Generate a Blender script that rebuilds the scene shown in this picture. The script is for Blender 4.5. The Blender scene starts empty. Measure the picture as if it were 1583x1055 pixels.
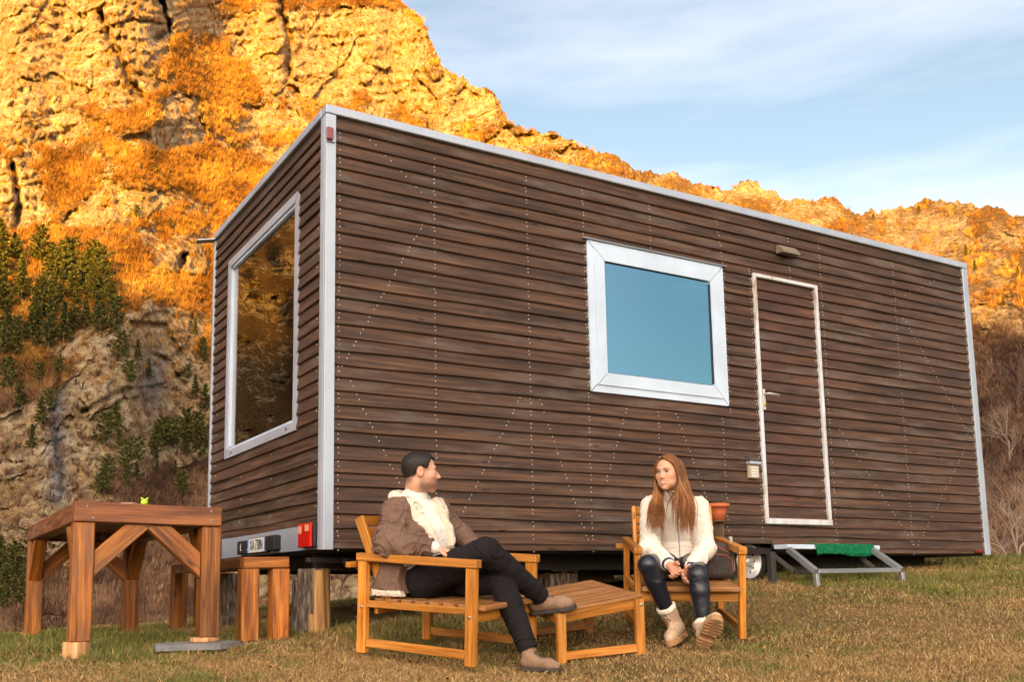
import bpy, math, random, time
import numpy as np
from mathutils import Vector, Matrix
T0 = time.time()
random.seed(7); RNG = np.random.default_rng(7)
sc = bpy.context.scene
COL = sc.collection
# ------------------------------------------------------------------ camera
CC = np.array([-2.15268, -5.46863, 0.5])
CM = np.array([[0.86725251, -0.49772368, -0.01200928],
               [-0.0567033, -0.12270891, 0.99082151],
               [-0.49462898, -0.85861147, -0.13464218]])      # right, up, back
FPX, CX, CY = 1502.878, 725.611, 701.047
cd = bpy.data.cameras.new('camera'); cam = bpy.data.objects.new('camera', cd); COL.objects.link(cam)
cd.sensor_width = 36; cd.lens = 36*FPX/1583; cd.shift_x = (791.5-CX)/1583; cd.shift_y = (CY-527.5)/1583
cd.clip_start = .05; cd.clip_end = 20000
m = Matrix(((CM[0][0], CM[1][0], CM[2][0], CC[0]), (CM[0][1], CM[1][1], CM[2][1], CC[1]),
            (CM[0][2], CM[1][2], CM[2][2], CC[2]), (0, 0, 0, 1)))
cam.matrix_world = m
sc.camera = cam
# ------------------------------------------------------------------ world, sun, exposure
SUN_EL, SUN_AZ = math.radians(4.5), math.radians(215)     # azimuth clockwise from +Y
w = bpy.data.worlds.new('World'); sc.world = w; w.use_nodes = True
nt = w.node_tree; N = nt.nodes; L = nt.links
bg = N['Background']; sky = N.new('ShaderNodeTexSky'); sky.sky_type = 'NISHITA'; sky.sun_disc = False
sky.sun_elevation = SUN_EL; sky.sun_rotation = SUN_AZ; sky.altitude = 300; sky.air_density = 1.0; sky.dust_density = .6; sky.ozone_density = 1.3
tint = N.new('ShaderNodeMix'); tint.data_type = 'RGBA'; tint.blend_type = 'MULTIPLY'; tint.inputs[0].default_value = 1
L.new(sky.outputs[0], tint.inputs[6]); tint.inputs[7].default_value = (1.04, .94, .90, 1)
tc = N.new('ShaderNodeTexCoord'); mp = N.new('ShaderNodeMapping'); mp.inputs[3].default_value = (1.1, 1.1, 6); mp.inputs[1].default_value = (1.1, 5.5, 2.7)
L.new(tc.outputs['Generated'], mp.inputs[0])
cn = N.new('ShaderNodeTexNoise'); cn.inputs['Scale'].default_value = 1.6; cn.inputs['Detail'].default_value = 7; cn.inputs['Roughness'].default_value = .55
L.new(mp.outputs[0], cn.inputs['Vector'])
cr = N.new('ShaderNodeMapRange'); cr.inputs[1].default_value = .42; cr.inputs[2].default_value = .72; cr.inputs[3].default_value = .10; cr.inputs[4].default_value = .95
L.new(cn.outputs[0], cr.inputs[0])
cm = N.new('ShaderNodeMix'); cm.data_type = 'RGBA'
L.new(cr.outputs[0], cm.inputs[0]); L.new(tint.outputs[2], cm.inputs[6])
cl = N.new('ShaderNodeMix'); cl.data_type = 'RGBA'; cl.blend_type = 'ADD'; cl.inputs[0].default_value = 1; L.new(tint.outputs[2], cl.inputs[6]); cl.inputs[7].default_value = (1.25, .95, .85, 1); L.new(cl.outputs[2], cm.inputs[7])
# broad warm glow added to the sky around the sun, filling the foreground
gl = N.new('ShaderNodeVectorMath'); gl.operation = 'DOT_PRODUCT'; L.new(tc.outputs['Generated'], gl.inputs[0]); GE = math.radians(16)
gl.inputs[1].default_value = (math.sin(SUN_AZ)*math.cos(GE), math.cos(SUN_AZ)*math.cos(GE), math.sin(GE))
g2 = N.new('ShaderNodeMath'); g2.operation = 'MAXIMUM'; g2.inputs[1].default_value = 0; L.new(gl.outputs['Value'], g2.inputs[0])
g3 = N.new('ShaderNodeMath'); g3.operation = 'POWER'; g3.inputs[1].default_value = 3; L.new(g2.outputs[0], g3.inputs[0])
ga = N.new('ShaderNodeMix'); ga.data_type = 'RGBA'; ga.blend_type = 'ADD'; L.new(g3.outputs[0], ga.inputs[0]); L.new(cm.outputs[2], ga.inputs[6]); ga.inputs[7].default_value = (13.2, 10.5, 8.0, 1)
L.new(ga.outputs[2], bg.inputs[0]); bg.inputs[1].default_value = .118
sd = bpy.data.lights.new('sun', 'SUN'); sun = bpy.data.objects.new('sun', sd); COL.objects.link(sun)
sd.energy = 4.6; sd.angle = math.radians(.6); sd.color = (1, .51, .01)
SV = Vector((math.sin(SUN_AZ)*math.cos(SUN_EL), math.cos(SUN_AZ)*math.cos(SUN_EL), math.sin(SUN_EL)))
sun.rotation_euler = SV.to_track_quat('Z', 'Y').to_euler(); sun.location = (-4, -6, 8)
vs = sc.view_settings; vs.view_transform = 'Standard'; vs.look = 'None'; vs.gamma = 1; vs.exposure = 1.97
sc.render.engine = 'CYCLES'
sc.cycles.max_bounces = 6; sc.cycles.diffuse_bounces = 3; sc.cycles.transparent_max_bounces = 10
# ------------------------------------------------------------------ helpers
def W(px, py, D):
    """world point seen at photo pixel (px,py) at distance D in front of the camera"""
    x = (px-CX)/FPX*D; y = -(py-CY)/FPX*D
    return Vector((CC + CM[0]*x + CM[1]*y - CM[2]*D).tolist())
def onY(px, py, Y):
    d = W(px, py, 1.0)-Vector(CC.tolist()); return Vector(CC.tolist())+d*((Y-CC[1])/d.y)
def _h(ix, iy, iz, s=0):
    h = (ix.astype(np.uint32)*np.uint32(374761393)+iy.astype(np.uint32)*np.uint32(668265263)+iz.astype(np.uint32)*np.uint32(2246822519)+np.uint32(s*974711+11))
    h = (h ^ (h >> np.uint32(13)))*np.uint32(1274126177); h = h ^ (h >> np.uint32(16))
    h = h*np.uint32(2654435761); h = h ^ (h >> np.uint32(15))
    return h.astype(np.float64)/4294967296.0
def noise(x, y, z, s=0):
    """value noise in [-1,1]"""
    x = np.asarray(x, float); y = np.asarray(y, float); z = np.asarray(z, float)
    x, y, z = np.broadcast_arrays(x, y, z)
    xi = np.floor(x); yi = np.floor(y); zi = np.floor(z)
    fx = x-xi; fy = y-yi; fz = z-zi
    fx = fx*fx*fx*(fx*(fx*6-15)+10); fy = fy*fy*fy*(fy*(fy*6-15)+10); fz = fz*fz*fz*(fz*(fz*6-15)+10)
    xi = xi.astype(np.int64); yi = yi.astype(np.int64); zi = zi.astype(np.int64)
    r = 0
    for a in (0, 1):
        for b in (0, 1):
            for c in (0, 1):
                wgt = (fx if a else 1-fx)*(fy if b else 1-fy)*(fz if c else 1-fz)
                r = r+wgt*_h(xi+a, yi+b, zi+c, s)
    return r*2-1
def fbm(x, y, z, o=5, s=0, g=.5, ridge=False):
    a = 1.; t = 0; n = 0
    for i in range(o):
        v = noise(x, y, z, s+i)
        if ridge: v = 1-2*np.abs(v)
        t = t+a*v; n += a; a *= g; x = x*2.03+3.1; y = y*2.03+1.7; z = z*2.03+5.3
    return t/n
def sstep(a, b, x):
    t = np.clip((x-a)/(b-a), 0, 1); return t*t*(3-2*t)
def tag(o, label=None, cat=None, group=None, kind=None):
    if label: o['label'] = label
    if cat: o['category'] = cat
    if group: o['group'] = group
    if kind: o['kind'] = kind
    return o
def empty(name, loc, label, cat, group=None, rz=0):
    o = bpy.data.objects.new(name, None); COL.objects.link(o); o.location = loc; o.rotation_euler = (0, 0, rz); o.empty_display_size = .2
    return tag(o, label, cat, group)
def npmesh(name, V, F, mats=(), attrs=None, smooth=False, parent=None, mi=None, colors=None):
    """V (n,3) array, F (m,3|4) array"""
    V = np.asarray(V, np.float32); F = np.asarray(F, np.int32)
    me = bpy.data.meshes.new(name); k = F.shape[1]
    me.vertices.add(len(V)); me.vertices.foreach_set('co', V.ravel())
    me.loops.add(F.size); me.loops.foreach_set('vertex_index', F.ravel())
    me.polygons.add(len(F)); me.polygons.foreach_set('loop_start', np.arange(0, F.size, k, dtype=np.int32))
    me.polygons.foreach_set('loop_total', np.full(len(F), k, np.int32))
    if smooth: me.polygons.foreach_set('use_smooth', np.ones(len(F), bool))
    if mi is not None: me.polygons.foreach_set('material_index', np.asarray(mi, np.int32))
    for an, av in (attrs or {}).items():
        av = np.asarray(av, np.float32)
        if av.ndim == 1: a = me.attributes.new(an, 'FLOAT', 'POINT'); a.data.foreach_set('value', av)
        else: a = me.attributes.new(an, 'FLOAT_VECTOR', 'POINT'); a.data.foreach_set('vector', av.ravel())
    me.update(calc_edges=True)
    for mm in mats: me.materials.append(mm)
    o = bpy.data.objects.new(name, me); COL.objects.link(o)
    if parent: attach(o, parent)
    return o
def attach(o, parent):
    """geometry is authored in world space: keep it there under the parent"""
    o.parent = parent
    lv = parent; M_ = Matrix.Identity(4); chain = []
    while lv: chain.append(lv); lv = lv.parent
    for q in reversed(chain): M_ = M_ @ q.matrix_parent_inverse @ q.matrix_basis
    o.matrix_parent_inverse = M_.inverted()
class MB:
    """mesh builder with a grain coordinate ('gc': x along the grain) on every vertex"""
    def __init__(s): s.v = []; s.f = []; s.g = []; s.m = []; s.sm = []
    def _add(s, vs, fs, gs, m=0, sm=False):
        o = len(s.v); s.v += [tuple(v) for v in vs]; s.g += [tuple(g) for g in gs]
        s.f += [tuple(i+o for i in f) for f in fs]; s.m += [m]*len(fs); s.sm += [sm]*len(fs)
    def frame(s, c, X, Y, Z, sx, sy, sz, ch=.003, m=0):
        """chamfered box centred c, half sizes"""
        c = Vector(c); ch = min(ch, sx*.45, sy*.45, sz*.45); r = random.random()*40
        dims = (sx, sy, sz); ax = (X, Y, Z); vs = []; gs = []; idx = {}
        for sg in [(a, b, d) for a in (-1, 1) for b in (-1, 1) for d in (-1, 1)]:
            for k in range(3):
                l = [sg[i]*(dims[i]-(0 if i == k else ch)) for i in range(3)]
                idx[(sg, k)] = len(vs)
                vs.append(c+X*l[0]+Y*l[1]+Z*l[2]); gs.append((l[0]+r, l[1]+r*1.7, l[2]+r*.6))
        fs = []
        for k in range(3):
            a, b = [(1, 2), (2, 0), (0, 1)][k]
            for sgn in (-1, 1):
                q = []
                for (u, v_) in ((-1, -1), (1, -1), (1, 1), (-1, 1)):
                    g = [0, 0, 0]; g[k] = sgn; g[a] = u; g[b] = v_; q.append(idx[(tuple(g), k)])
                fs.append(q if sgn > 0 else q[::-1])
        for k in range(3):                       # edges parallel to axis k
            a, b = [(1, 2), (2, 0), (0, 1)][k]
            for u in (-1, 1):
                for v_ in (-1, 1):
                    g0 = [0, 0, 0]; g1 = [0, 0, 0]; g0[k] = -1; g1[k] = 1
                    g0[a] = g1[a] = u; g0[b] = g1[b] = v_
                    q = [idx[(tuple(g0), a)], idx[(tuple(g1), a)], idx[(tuple(g1), b)], idx[(tuple(g0), b)]]
                    fs.append(q if u*v_ < 0 else q[::-1])
        for sg in [(a, b, d) for a in (-1, 1) for b in (-1, 1) for d in (-1, 1)]:
            q = [idx[(sg, 0)], idx[(sg, 1)], idx[(sg, 2)]]
            fs.append(q if sg[0]*sg[1]*sg[2] > 0 else q[::-1])
        if X.cross(Y).dot(Z) < 0: fs = [f[::-1] for f in fs]
        s._add(vs, fs, gs, m); return s
    def box(s, x0, x1, y0, y1, z0, z1, ch=.003, m=0, along=0):
        X, Y, Z = Vector((1, 0, 0)), Vector((0, 1, 0)), Vector((0, 0, 1))
        c = ((x0+x1)/2, (y0+y1)/2, (z0+z1)/2); h = (abs(x1-x0)/2, abs(y1-y0)/2, abs(z1-z0)/2)
        if along == 0: return s.frame(c, X, Y, Z, *h, ch, m)
        if along == 1: return s.frame(c, Y, Z, X, h[1], h[2], h[0], ch, m)
        return s.frame(c, Z, X, Y, h[2], h[0], h[1], ch, m)
    def beam(s, a, b, w, t, up=(0, 0, 1), ch=.003, m=0):
        """from a to b; w = size along 'up', t = size across"""
        a = Vector(a); b = Vector(b); X = (b-a); l = X.length; X.normalize(); up = Vector(up)
        Zv = (up-X*up.dot(X)).normalized(); Yv = Zv.cross(X)
        return s.frame((a+b)/2, X, Yv, Zv, l/2, t/2, w/2, ch, m)
    def tube(s, pts, r, n=8, m=0, cap=True, sm=True):
        pts = [Vector(p) for p in pts]; rr = r if hasattr(r, '__len__') else [r]*len(pts); vs = []; gs = []; rings = []
        prev = None; L_ = 0
        for i, p in enumerate(pts):
            d = (pts[min(i+1, len(pts)-1)]-pts[max(i-1, 0)]).normalized()
            if prev is None: u = d.orthogonal().normalized()
            else:
                u = prev-d*prev.dot(d)
                u = u.normalized() if u.length > 1e-6 else d.orthogonal().normalized()
            prev = u; v_ = d.cross(u); L_ += (p-pts[i-1]).length if i else 0
            for k in range(n):
                a = 2*math.pi*k/n; vs.append(p+(u*math.cos(a)+v_*math.sin(a))*rr[i]); gs.append((L_, rr[i]*math.cos(a), rr[i]*math.sin(a)))
        fs = [(i*n+k, i*n+(k+1) % n, (i+1)*n+(k+1) % n, (i+1)*n+k) for i in range(len(pts)-1) for k in range(n)]
        if cap: fs += [tuple(range(n))[::-1], tuple((len(pts)-1)*n+k for k in range(n))]
        s._add(vs, fs, gs, m, sm); return s
    def lathe(s, c, ax, prof, n=24, m=0, sm=True, wob=None):
        """prof = [(radius, height along ax)]"""
        c = Vector(c); ax = Vector(ax).normalized(); u = ax.orthogonal().normalized(); v_ = ax.cross(u); vs = []; gs = []
        for (r, h) in prof:
            for k in range(n):
                a = 2*math.pi*k/n; q = r*(1+(wob(a, h) if wob else 0)); vs.append(c+ax*h+(u*math.cos(a)+v_*math.sin(a))*q); gs.append((h, q*math.cos(a), q*math.sin(a)))
        fs = [(i*n+k, i*n+(k+1) % n, (i+1)*n+(k+1) % n, (i+1)*n+k) for i in range(len(prof)-1) for k in range(n)]
        s._add(vs, fs, gs, m, sm); return s
    def poly(s, pts, m=0):
        s._add(pts, [tuple(range(len(pts)))], [tuple(p) for p in pts], m); return s
    def prism(s, pts, d, m=0, gr=None):
        """extrude polygon pts by vector d"""
        pts = [Vector(p) for p in pts]; d = Vector(d); n = len(pts); r = random.random()*30
        fs = [tuple(range(n))[::-1], tuple(range(n, 2*n))]+[(i, (i+1) % n, n+(i+1) % n, n+i) for i in range(n)]
        vs = pts+[p+d for p in pts]; G_ = Vector(gr).normalized() if gr else Vector((1, 0, 0)); H_ = d.normalized(); K_ = G_.cross(H_)
        s._add(vs, fs, [(v.dot(G_)+r, v.dot(H_)+r*1.7, v.dot(K_)+r*.6) for v in vs], m); return s
    def build(s, name, mats, parent=None, label=None):
        me = bpy.data.meshes.new(name); me.from_pydata(s.v, [], s.f); me.update()
        mats = mats if isinstance(mats, (list, tuple)) else [mats]
        for mm in mats: me.materials.append(mm)
        me.polygons.foreach_set('material_index', s.m); me.polygons.foreach_set('use_smooth', s.sm)
        a = me.attributes.new('gc', 'FLOAT_VECTOR', 'POINT'); a.data.foreach_set('vector', [c for g in s.g for c in g])
        o = bpy.data.objects.new(name, me); COL.objects.link(o)
        if parent: attach(o, parent)
        if label: o['label'] = label
        return o
# ------------------------------------------------------------------ materials
def mat(name, col=(.5, .5, .5), rough=.6, metal=0, spec=.5):
    mm = bpy.data.materials.new(name); mm.use_nodes = True; b = mm.node_tree.nodes['Principled BSDF']
    b.inputs['Base Color'].default_value = (*col, 1); b.inputs['Roughness'].default_value = rough; b.inputs['Metallic'].default_value = metal
    b.inputs['Specular IOR Level'].default_value = spec
    return mm
class NG:
    def __init__(s, mm): s.t = mm.node_tree; s.b = s.t.nodes['Principled BSDF']
    def n(s, typ, **k):
        q = s.t.nodes.new(typ)
        for a, v in k.items():
            if a.startswith('i_'):
                key = a[2:]; key = int(key) if key.isdigit() else key.replace('_', ' ')
                if isinstance(v, bpy.types.NodeSocket): s.t.links.new(v, q.inputs[key])
                else: q.inputs[key].default_value = v
            else: setattr(q, a, v)
        return q
    def link(s, a, b): s.t.links.new(a, b)
    def ramp(s, fac, stops, interp='LINEAR'):
        q = s.t.nodes.new('ShaderNodeValToRGB'); s.link(fac, q.inputs[0]); e = q.color_ramp.elements; q.color_ramp.interpolation = interp
        while len(e) < len(stops): e.new(.5)
        for i, (p, c) in enumerate(stops): e[i].position = p; e[i].color = (*c, 1) if len(c) == 3 else c
        return q.outputs[0]
    def mix(s, f, a, b, bl='MIX'):
        q = s.t.nodes.new('ShaderNodeMix'); q.data_type = 'RGBA'; q.blend_type = bl
        for i, v in ((0, f), (6, a), (7, b)):
            if isinstance(v, bpy.types.NodeSocket): s.link(v, q.inputs[i])
            else: q.inputs[i].default_value = v if i == 0 else (*v, 1)
        return q.outputs[2]
    def math(s, op, a, b=None):
        q = s.t.nodes.new('ShaderNodeMath'); q.operation = op
        for i, v in ((0, a), (1, b)):
            if v is None: continue
            if isinstance(v, bpy.types.NodeSocket): s.link(v, q.inputs[i])
            else: q.inputs[i].default_value = v
        return q.outputs[0]
    def noise(s, vec, scale, detail=5, rough=.55, scl=None):
        if scl: vec = s.n('ShaderNodeMapping', i_Vector=vec, i_Scale=scl).outputs[0]
        q = s.n('ShaderNodeTexNoise', i_Scale=scale, i_Detail=detail, i_Roughness=rough)
        s.link(vec, q.inputs['Vector']); return q.outputs[0]
    def attr(s, nm, vec=False):
        q = s.n('ShaderNodeAttribute', attribute_name=nm); return q.outputs['Vector'] if vec else q.outputs['Fac']
    def obj(s): return s.n('ShaderNodeTexCoord').outputs['Object']
    def bump(s, h, st=.3, d=.01):
        q = s.n('ShaderNodeBump', i_Strength=st, i_Distance=d, i_Height=h); s.link(q.outputs[0], s.b.inputs['Normal'])
    def col(s, c): s.link(c, s.b.inputs['Base Color'])
    def rough(s, c): s.link(c, s.b.inputs['Roughness'])
def wood(name, c0, c1, c2, rough=.5, fine=1.0, bump=.25, spec=.4, grey=None, var=(.72, 1.2), lg=1.0):
    mm = mat(name, c1, rough, 0, spec); g = NG(mm); gc = g.attr('gc', True); lo_, hi_ = var
    a = g.noise(gc, 9*fine, 6, .6, (.35*lg, 5, 5)); b = g.noise(gc, 60*fine, 4, .6, (.06, 3, 3)); c = g.noise(gc, 1.3, 2, .5, (.6, .9, .9))
    base = g.ramp(a, [(.3, c0), (.5, c1), (.72, c2)])
    base = g.mix(.55, base, g.ramp(b, [(.35, (.45, .45, .45)), (.6, (1.15, 1.15, 1.15))]), 'MULTIPLY')
    base = g.mix(1., base, g.ramp(c, [(.3, (lo_, lo_, lo_)), (.7, (hi_, hi_*.96, hi_*.92))]), 'MULTIPLY')
    if grey:
        gm = g.noise(gc, 3.1, 6, .65, (.5, 2.2, 2.2)); base = g.mix(g.ramp(gm, [(.52, (0, 0, 0)), (.68, (.75, .75, .75))]), base, grey)
    # knots
    vo = g.n('ShaderNodeTexVoronoi', i_Scale=1.0); g.link(g.n('ShaderNodeMapping', i_Vector=gc, i_Scale=(2.6, 9, 9)).outputs[0], vo.inputs['Vector'])
    base = g.mix(g.ramp(vo.outputs['Distance'], [(.05, (.8, .8, .8)), (.11, (0, 0, 0))]), base, tuple(x*.35 for x in c0))
    g.col(base); g.bump(g.math('ADD', a, g.math('MULTIPLY', b, .6)), bump, .003)
    g.rough(g.ramp(a, [(.3, (rough-.12,)*3), (.7, (rough+.15,)*3)])); return mm
M = {}
M['siding'] = wood('siding', (.022, .012, .008), (.068, .035, .021), (.15, .080, .046), .58, 1.0, .5, .35, (.12, .092, .075), (.70, 1.28), .45)
M['door_boards'] = wood('door_boards', (.035, .016, .009), (.075, .034, .019), (.15, .062, .03), .5, 1.0, .5, .4, (.115, .085, .07))
M['teak'] = wood('teak', (.36, .125, .016), (.56, .22, .030), (.72, .31, .055), .42, 1.0, .25, .5, None, (.6, 1.25))
M['slat'] = wood('slat', (.20, .085, .025), (.34, .15, .045), (.46, .23, .08), .5, 1.0, .2, .45, (.30, .21, .14))
M['timber'] = wood('timber', (.10, .030, .008), (.36, .115, .018), (.64, .27, .045), .42, .8, .4, .5, (.17, .085, .05), (.45, 1.35))
M['beam'] = wood('beam', (.09, .028, .012), (.22, .075, .026), (.38, .15, .05), .5, .8, .4, .45, (.26, .16, .11), (.5, 1.3))
M['raw'] = wood('raw', (.28, .13, .055), (.50, .27, .12), (.66, .40, .2), .7, .8, .4, .3)
M['darkwood'] = wood('darkwood', (.05, .03, .02), (.11, .07, .045), (.2, .13, .08), .8, .8, .4, .2)  # dark brown wood tone
def bark():
    mm = mat('bark', (.2, .15, .12), .9, 0, .1); g = NG(mm); gc = g.attr('gc', True)
    a = g.noise(gc, 26, 6, .65, (.4, 2, 2)); g.col(g.ramp(a, [(.34, (.05, .035, .028)), (.5, (.17, .125, .10)), (.66, (.36, .30, .25))])); g.bump(a, .9, .02); return mm
M['bark'] = bark()
def alu(name, c, r=.38, met=.75):
    mm = mat(name, c, r, met, .5); g = NG(mm); o = g.obj()
    n = g.noise(o, 3, 5, .6); g.col(g.mix(1, c, g.ramp(n, [(.3, (.86, .86, .87)), (.7, (1.05, 1.05, 1.05))]), 'MULTIPLY')); g.rough(g.ramp(n, [(.3, (r-.08,)*3), (.7, (r+.1,)*3)])); return mm
M['alu'] = alu('aluminium', (.44, .50, .60), .45, .35)
M['frame'] = alu('window_frame_grey', (.36, .38, .46), .45, .0)
M['pvc'] = alu('painted_white_frame', (.54, .66, .82), .4, .0)
M['steel'] = alu('galvanised_steel', (.36, .38, .41), .42, .7)
M['rim'] = alu('wheel_rim', (.62, .61, .60), .35, .55)
M['darksteel'] = alu('dark_steel', (.055, .05, .045), .6, .4)
M['bumper'] = alu('bumper_grey', (.30, .33, .40), .5, .1)
def dull(name, c, r=.8, sc_=20, v=.3, b=.3, spec=.3):
    mm = mat(name, c, r, 0, spec); g = NG(mm); o = g.obj(); n = g.noise(o, sc_, 5, .6)
    g.col(g.mix(1, c, g.ramp(n, [(.3, (1-v,)*3), (.7, (1+v,)*3)]), 'MULTIPLY')); g.bump(n, b, .004); return mm
M['black'] = dull('black_plastic', (.018, .018, .02), .5, 30)
M['rubber'] = dull('rubber', (.02, .02, .02), .75, 30)
M['under'] = dull('underside', (.02, .017, .015), .9)
M['white'] = mat('white_enamel', (.78, .78, .76), .35); M['plate'] = mat('plate_white', (.72, .73, .72), .35)
M['blue'] = mat('plate_blue', (.03, .12, .45), .35); M['ink'] = mat('ink', (.012, .012, .014), .5)
M['screw'] = mat('screw_head', (.72, .70, .66), .35, .3)
M['beige'] = dull('beige_plastic', (.42, .36, .28), .5, 60, .1, .1)
M['greybox'] = dull('taupe_cover', (.20, .16, .125), .5, 60, .1, .1)
def lens(name, c):
    mm = mat(name, c, .12, 0, .7); g = NG(mm); wv = g.n('ShaderNodeTexWave', i_Scale=60.); g.link(g.obj(), wv.inputs['Vector']); g.bump(wv.outputs[1], .4, .002); return mm
M['red'] = lens('red_lens', (.55, .012, .01)); M['amber'] = lens('clear_lens', (.75, .36, .22)); M['darkred'] = lens('dark_red', (.20, .015, .012))
M['terracotta'] = dull('terracotta', (.50, .13, .055), .7, 30, .15, .2)
M['lime'] = mat('lime_glaze', (.42, .62, .03), .25); M['dish'] = mat('pink_dish', (.55, .36, .3), .5)
M['stone'] = dull('slab_stone', (.20, .20, .21), .85, 12, .3, .4)
M['concrete'] = dull('concrete', (.33, .32, .33), .85, 6, .15, .3)
M['soilc'] = dull('pot_soil', (.05, .03, .02), .9, 40)
def carpet():
    mm = mat('green_mat', (.01, .16, .06), .9, 0, .1); g = NG(mm); v = g.n('ShaderNodeTexVoronoi', i_Scale=110.); g.link(g.obj(), v.inputs['Vector'])
    g.col(g.ramp(v.outputs['Distance'], [(.1, (.02, .30, .13)), (.7, (.004, .10, .04))])); g.bump(v.outputs['Distance'], 1, .01); return mm
M['mat'] = carpet()
def glass(name, tintc, base, refl, transp):
    mm = bpy.data.materials.new(name); mm.use_nodes = True; t = mm.node_tree; t.nodes.clear()
    o = t.nodes.new('ShaderNodeOutputMaterial'); gl = t.nodes.new('ShaderNodeBsdfGlossy'); gl.inputs['Roughness'].default_value = .003; gl.inputs['Color'].default_value = (*tintc, 1)
    tr = t.nodes.new('ShaderNodeBsdfTransparent'); df = t.nodes.new('ShaderNodeBsdfDiffuse'); df.inputs[0].default_value = (*base, 1)
    m1 = t.nodes.new('ShaderNodeMixShader'); m1.inputs[0].default_value = transp; t.links.new(df.outputs[0], m1.inputs[1]); t.links.new(tr.outputs[0], m1.inputs[2])
    fr = t.nodes.new('ShaderNodeFresnel'); fr.inputs[0].default_value = 1.5
    mr = t.nodes.new('ShaderNodeMapRange'); mr.inputs[1].default_value = 0; mr.inputs[2].default_value = 1; mr.inputs[3].default_value = refl; mr.inputs[4].default_value = 1; t.links.new(fr.outputs[0], mr.inputs[0])
    m2 = t.nodes.new('ShaderNodeMixShader'); t.links.new(mr.outputs[0], m2.inputs[0]); t.links.new(m1.outputs[0], m2.inputs[1]); t.links.new(gl.outputs[0], m2.inputs[2])
    t.links.new(m2.outputs[0], o.inputs[0]); return mm
M['glass_blue'] = glass('blue_coated_glass', (.30, .54, .70), (.03, .10, .13), .75, .3)
M['glass_clear'] = glass('clear_glass', (.95, .95, .95), (.02, .02, .02), .06, .98)

# ------------------------------------------------------------------ ground
GP = np.array([(-1.43, -.12, .15), (-1.37, 1.98, .17), (-.62, -.14, .175), (-.04, -.56, .13), (.3, -1.23, .06), (.86, -.94, .10), (.52, -.27, .17), (1.52, -.98, .16),
               (2.04, -1.34, .15), (2.46, -.72, .27), (1.9, -.4, .27), (3.3, -.8, .38), (4.2, -.8, .43), (3.5, .05, .50), (6.6, .54, .64), (8.5, 1.2, .70), (11, 2.2, .72),
               (.2, .8, .27), (1, .9, .33), (2.5, .6, .44), (-2.15, -5.5, -.03), (0, -4, -.05), (4, -4, .1), (-4, -3, -.05), (7, -3, .35), (-4, 1.5, .08), (-2.5, .9, .13), (5, 1.5, .55),
               (-.3, 2.3, .2), (0, -8, -.1), (12, -4, .5), (-7, -6, -.1), (-.4, 1, .2), (-1, 10, .1), (3.5, 9.5, .35), (-6, 7, 0.), (-9.5, 2, -.1), (8, 8, .7)])
def _rbf(P):
    d = np.sqrt(((P[:, None, :2]-GP[None, :, :2])**2).sum(-1)+.6)
    return d
_A = np.zeros((len(GP)+3,)*2); _A[:len(GP), :len(GP)] = _rbf(GP)-.0; _A[:len(GP), :len(GP)] += np.eye(len(GP))*.03*-1
_A[:len(GP), -3:] = np.c_[np.ones(len(GP)), GP[:, :2]]; _A[-3:, :len(GP)] = _A[:len(GP), -3:].T
_cf = np.linalg.solve(_A, np.r_[GP[:, 2], 0, 0, 0])
def gz(x, y):
    """ground height: meadow knoll with a valley floor around it"""
    x = np.asarray(x, float); y = np.asarray(y, float); sh = np.broadcast(x, y).shape
    x = np.broadcast_to(x, sh).ravel(); y = np.broadcast_to(y, sh).ravel()
    r = np.hypot(x-1, y+1); s = np.minimum(1, 11/np.maximum(r, 1e-6)); X = 1+(x-1)*s; Y = -1+(y+1)*s
    P = np.c_[X, Y]; z = _rbf(P) @ _cf[:-3]+_cf[-3]+X*_cf[-2]+Y*_cf[-1]
    # back edge of the knoll: falls away behind the home (more on the left than on the right)
    e = y-(2.9+.35*np.clip(x+1, 0, 20)); left = sstep(10, 2, x-.55*np.maximum(y, 0))
    z = z-sstep(0, 9, e)*(.4+2.4*left)-sstep(2, 45, e)*6*left
    z = z+.012*noise(x*2.2, y*2.2, 0, 3)+.006*noise(x*7, y*7, 0, 4)
    return z.reshape(sh) if sh else float(z[0])
def ground():
    near = np.arange(-12, 16.01, .12); ny = np.arange(-12, 12.01, .12)
    far = np.array([13, 15, 18, 24, 34, 50, 80, 140, 260, 500, 1000, 2200, 5000, 9000.])
    xs = np.r_[-far[::-1]-1, near, far+4]; ys = np.r_[-far[::-1], ny, far]
    X, Y = np.meshgrid(xs, ys); Z = gz(X, Y); n, k = X.shape
    idx = np.arange(n*k).reshape(n, k); F = np.stack([idx[:-1, :-1], idx[:-1, 1:], idx[1:, 1:], idx[1:, :-1]], -1).reshape(-1, 4)
    mm = mat('meadow_soil', (.15, .1, .05), .95, 0, .1); g = NG(mm); o = g.obj()
    a = g.noise(o, 1.3, 5, .6); b = g.noise(o, 45, 5, .7); c = g.noise(o, 9, 4, .6)
    base = g.ramp(b, [(.3, (.075, .045, .02)), (.5, (.19, .12, .055)), (.7, (.34, .235, .12))])
    gr = g.ramp(b, [(.3, (.03, .04, .012)), (.6, (.10, .115, .03)), (.75, (.19, .16, .06))])
    g.col(g.mix(g.ramp(g.math('ADD', g.math('MULTIPLY', a, .7), g.math('MULTIPLY', c, .3)), [(.46, (0, 0, 0)), (.6, (.8, .8, .8))]), base, gr)); g.bump(b, 1, .02)
    tag(npmesh('ground', np.c_[X.ravel(), Y.ravel(), Z.ravel()], F, [mm], smooth=True), kind='structure')
ground()
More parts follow.
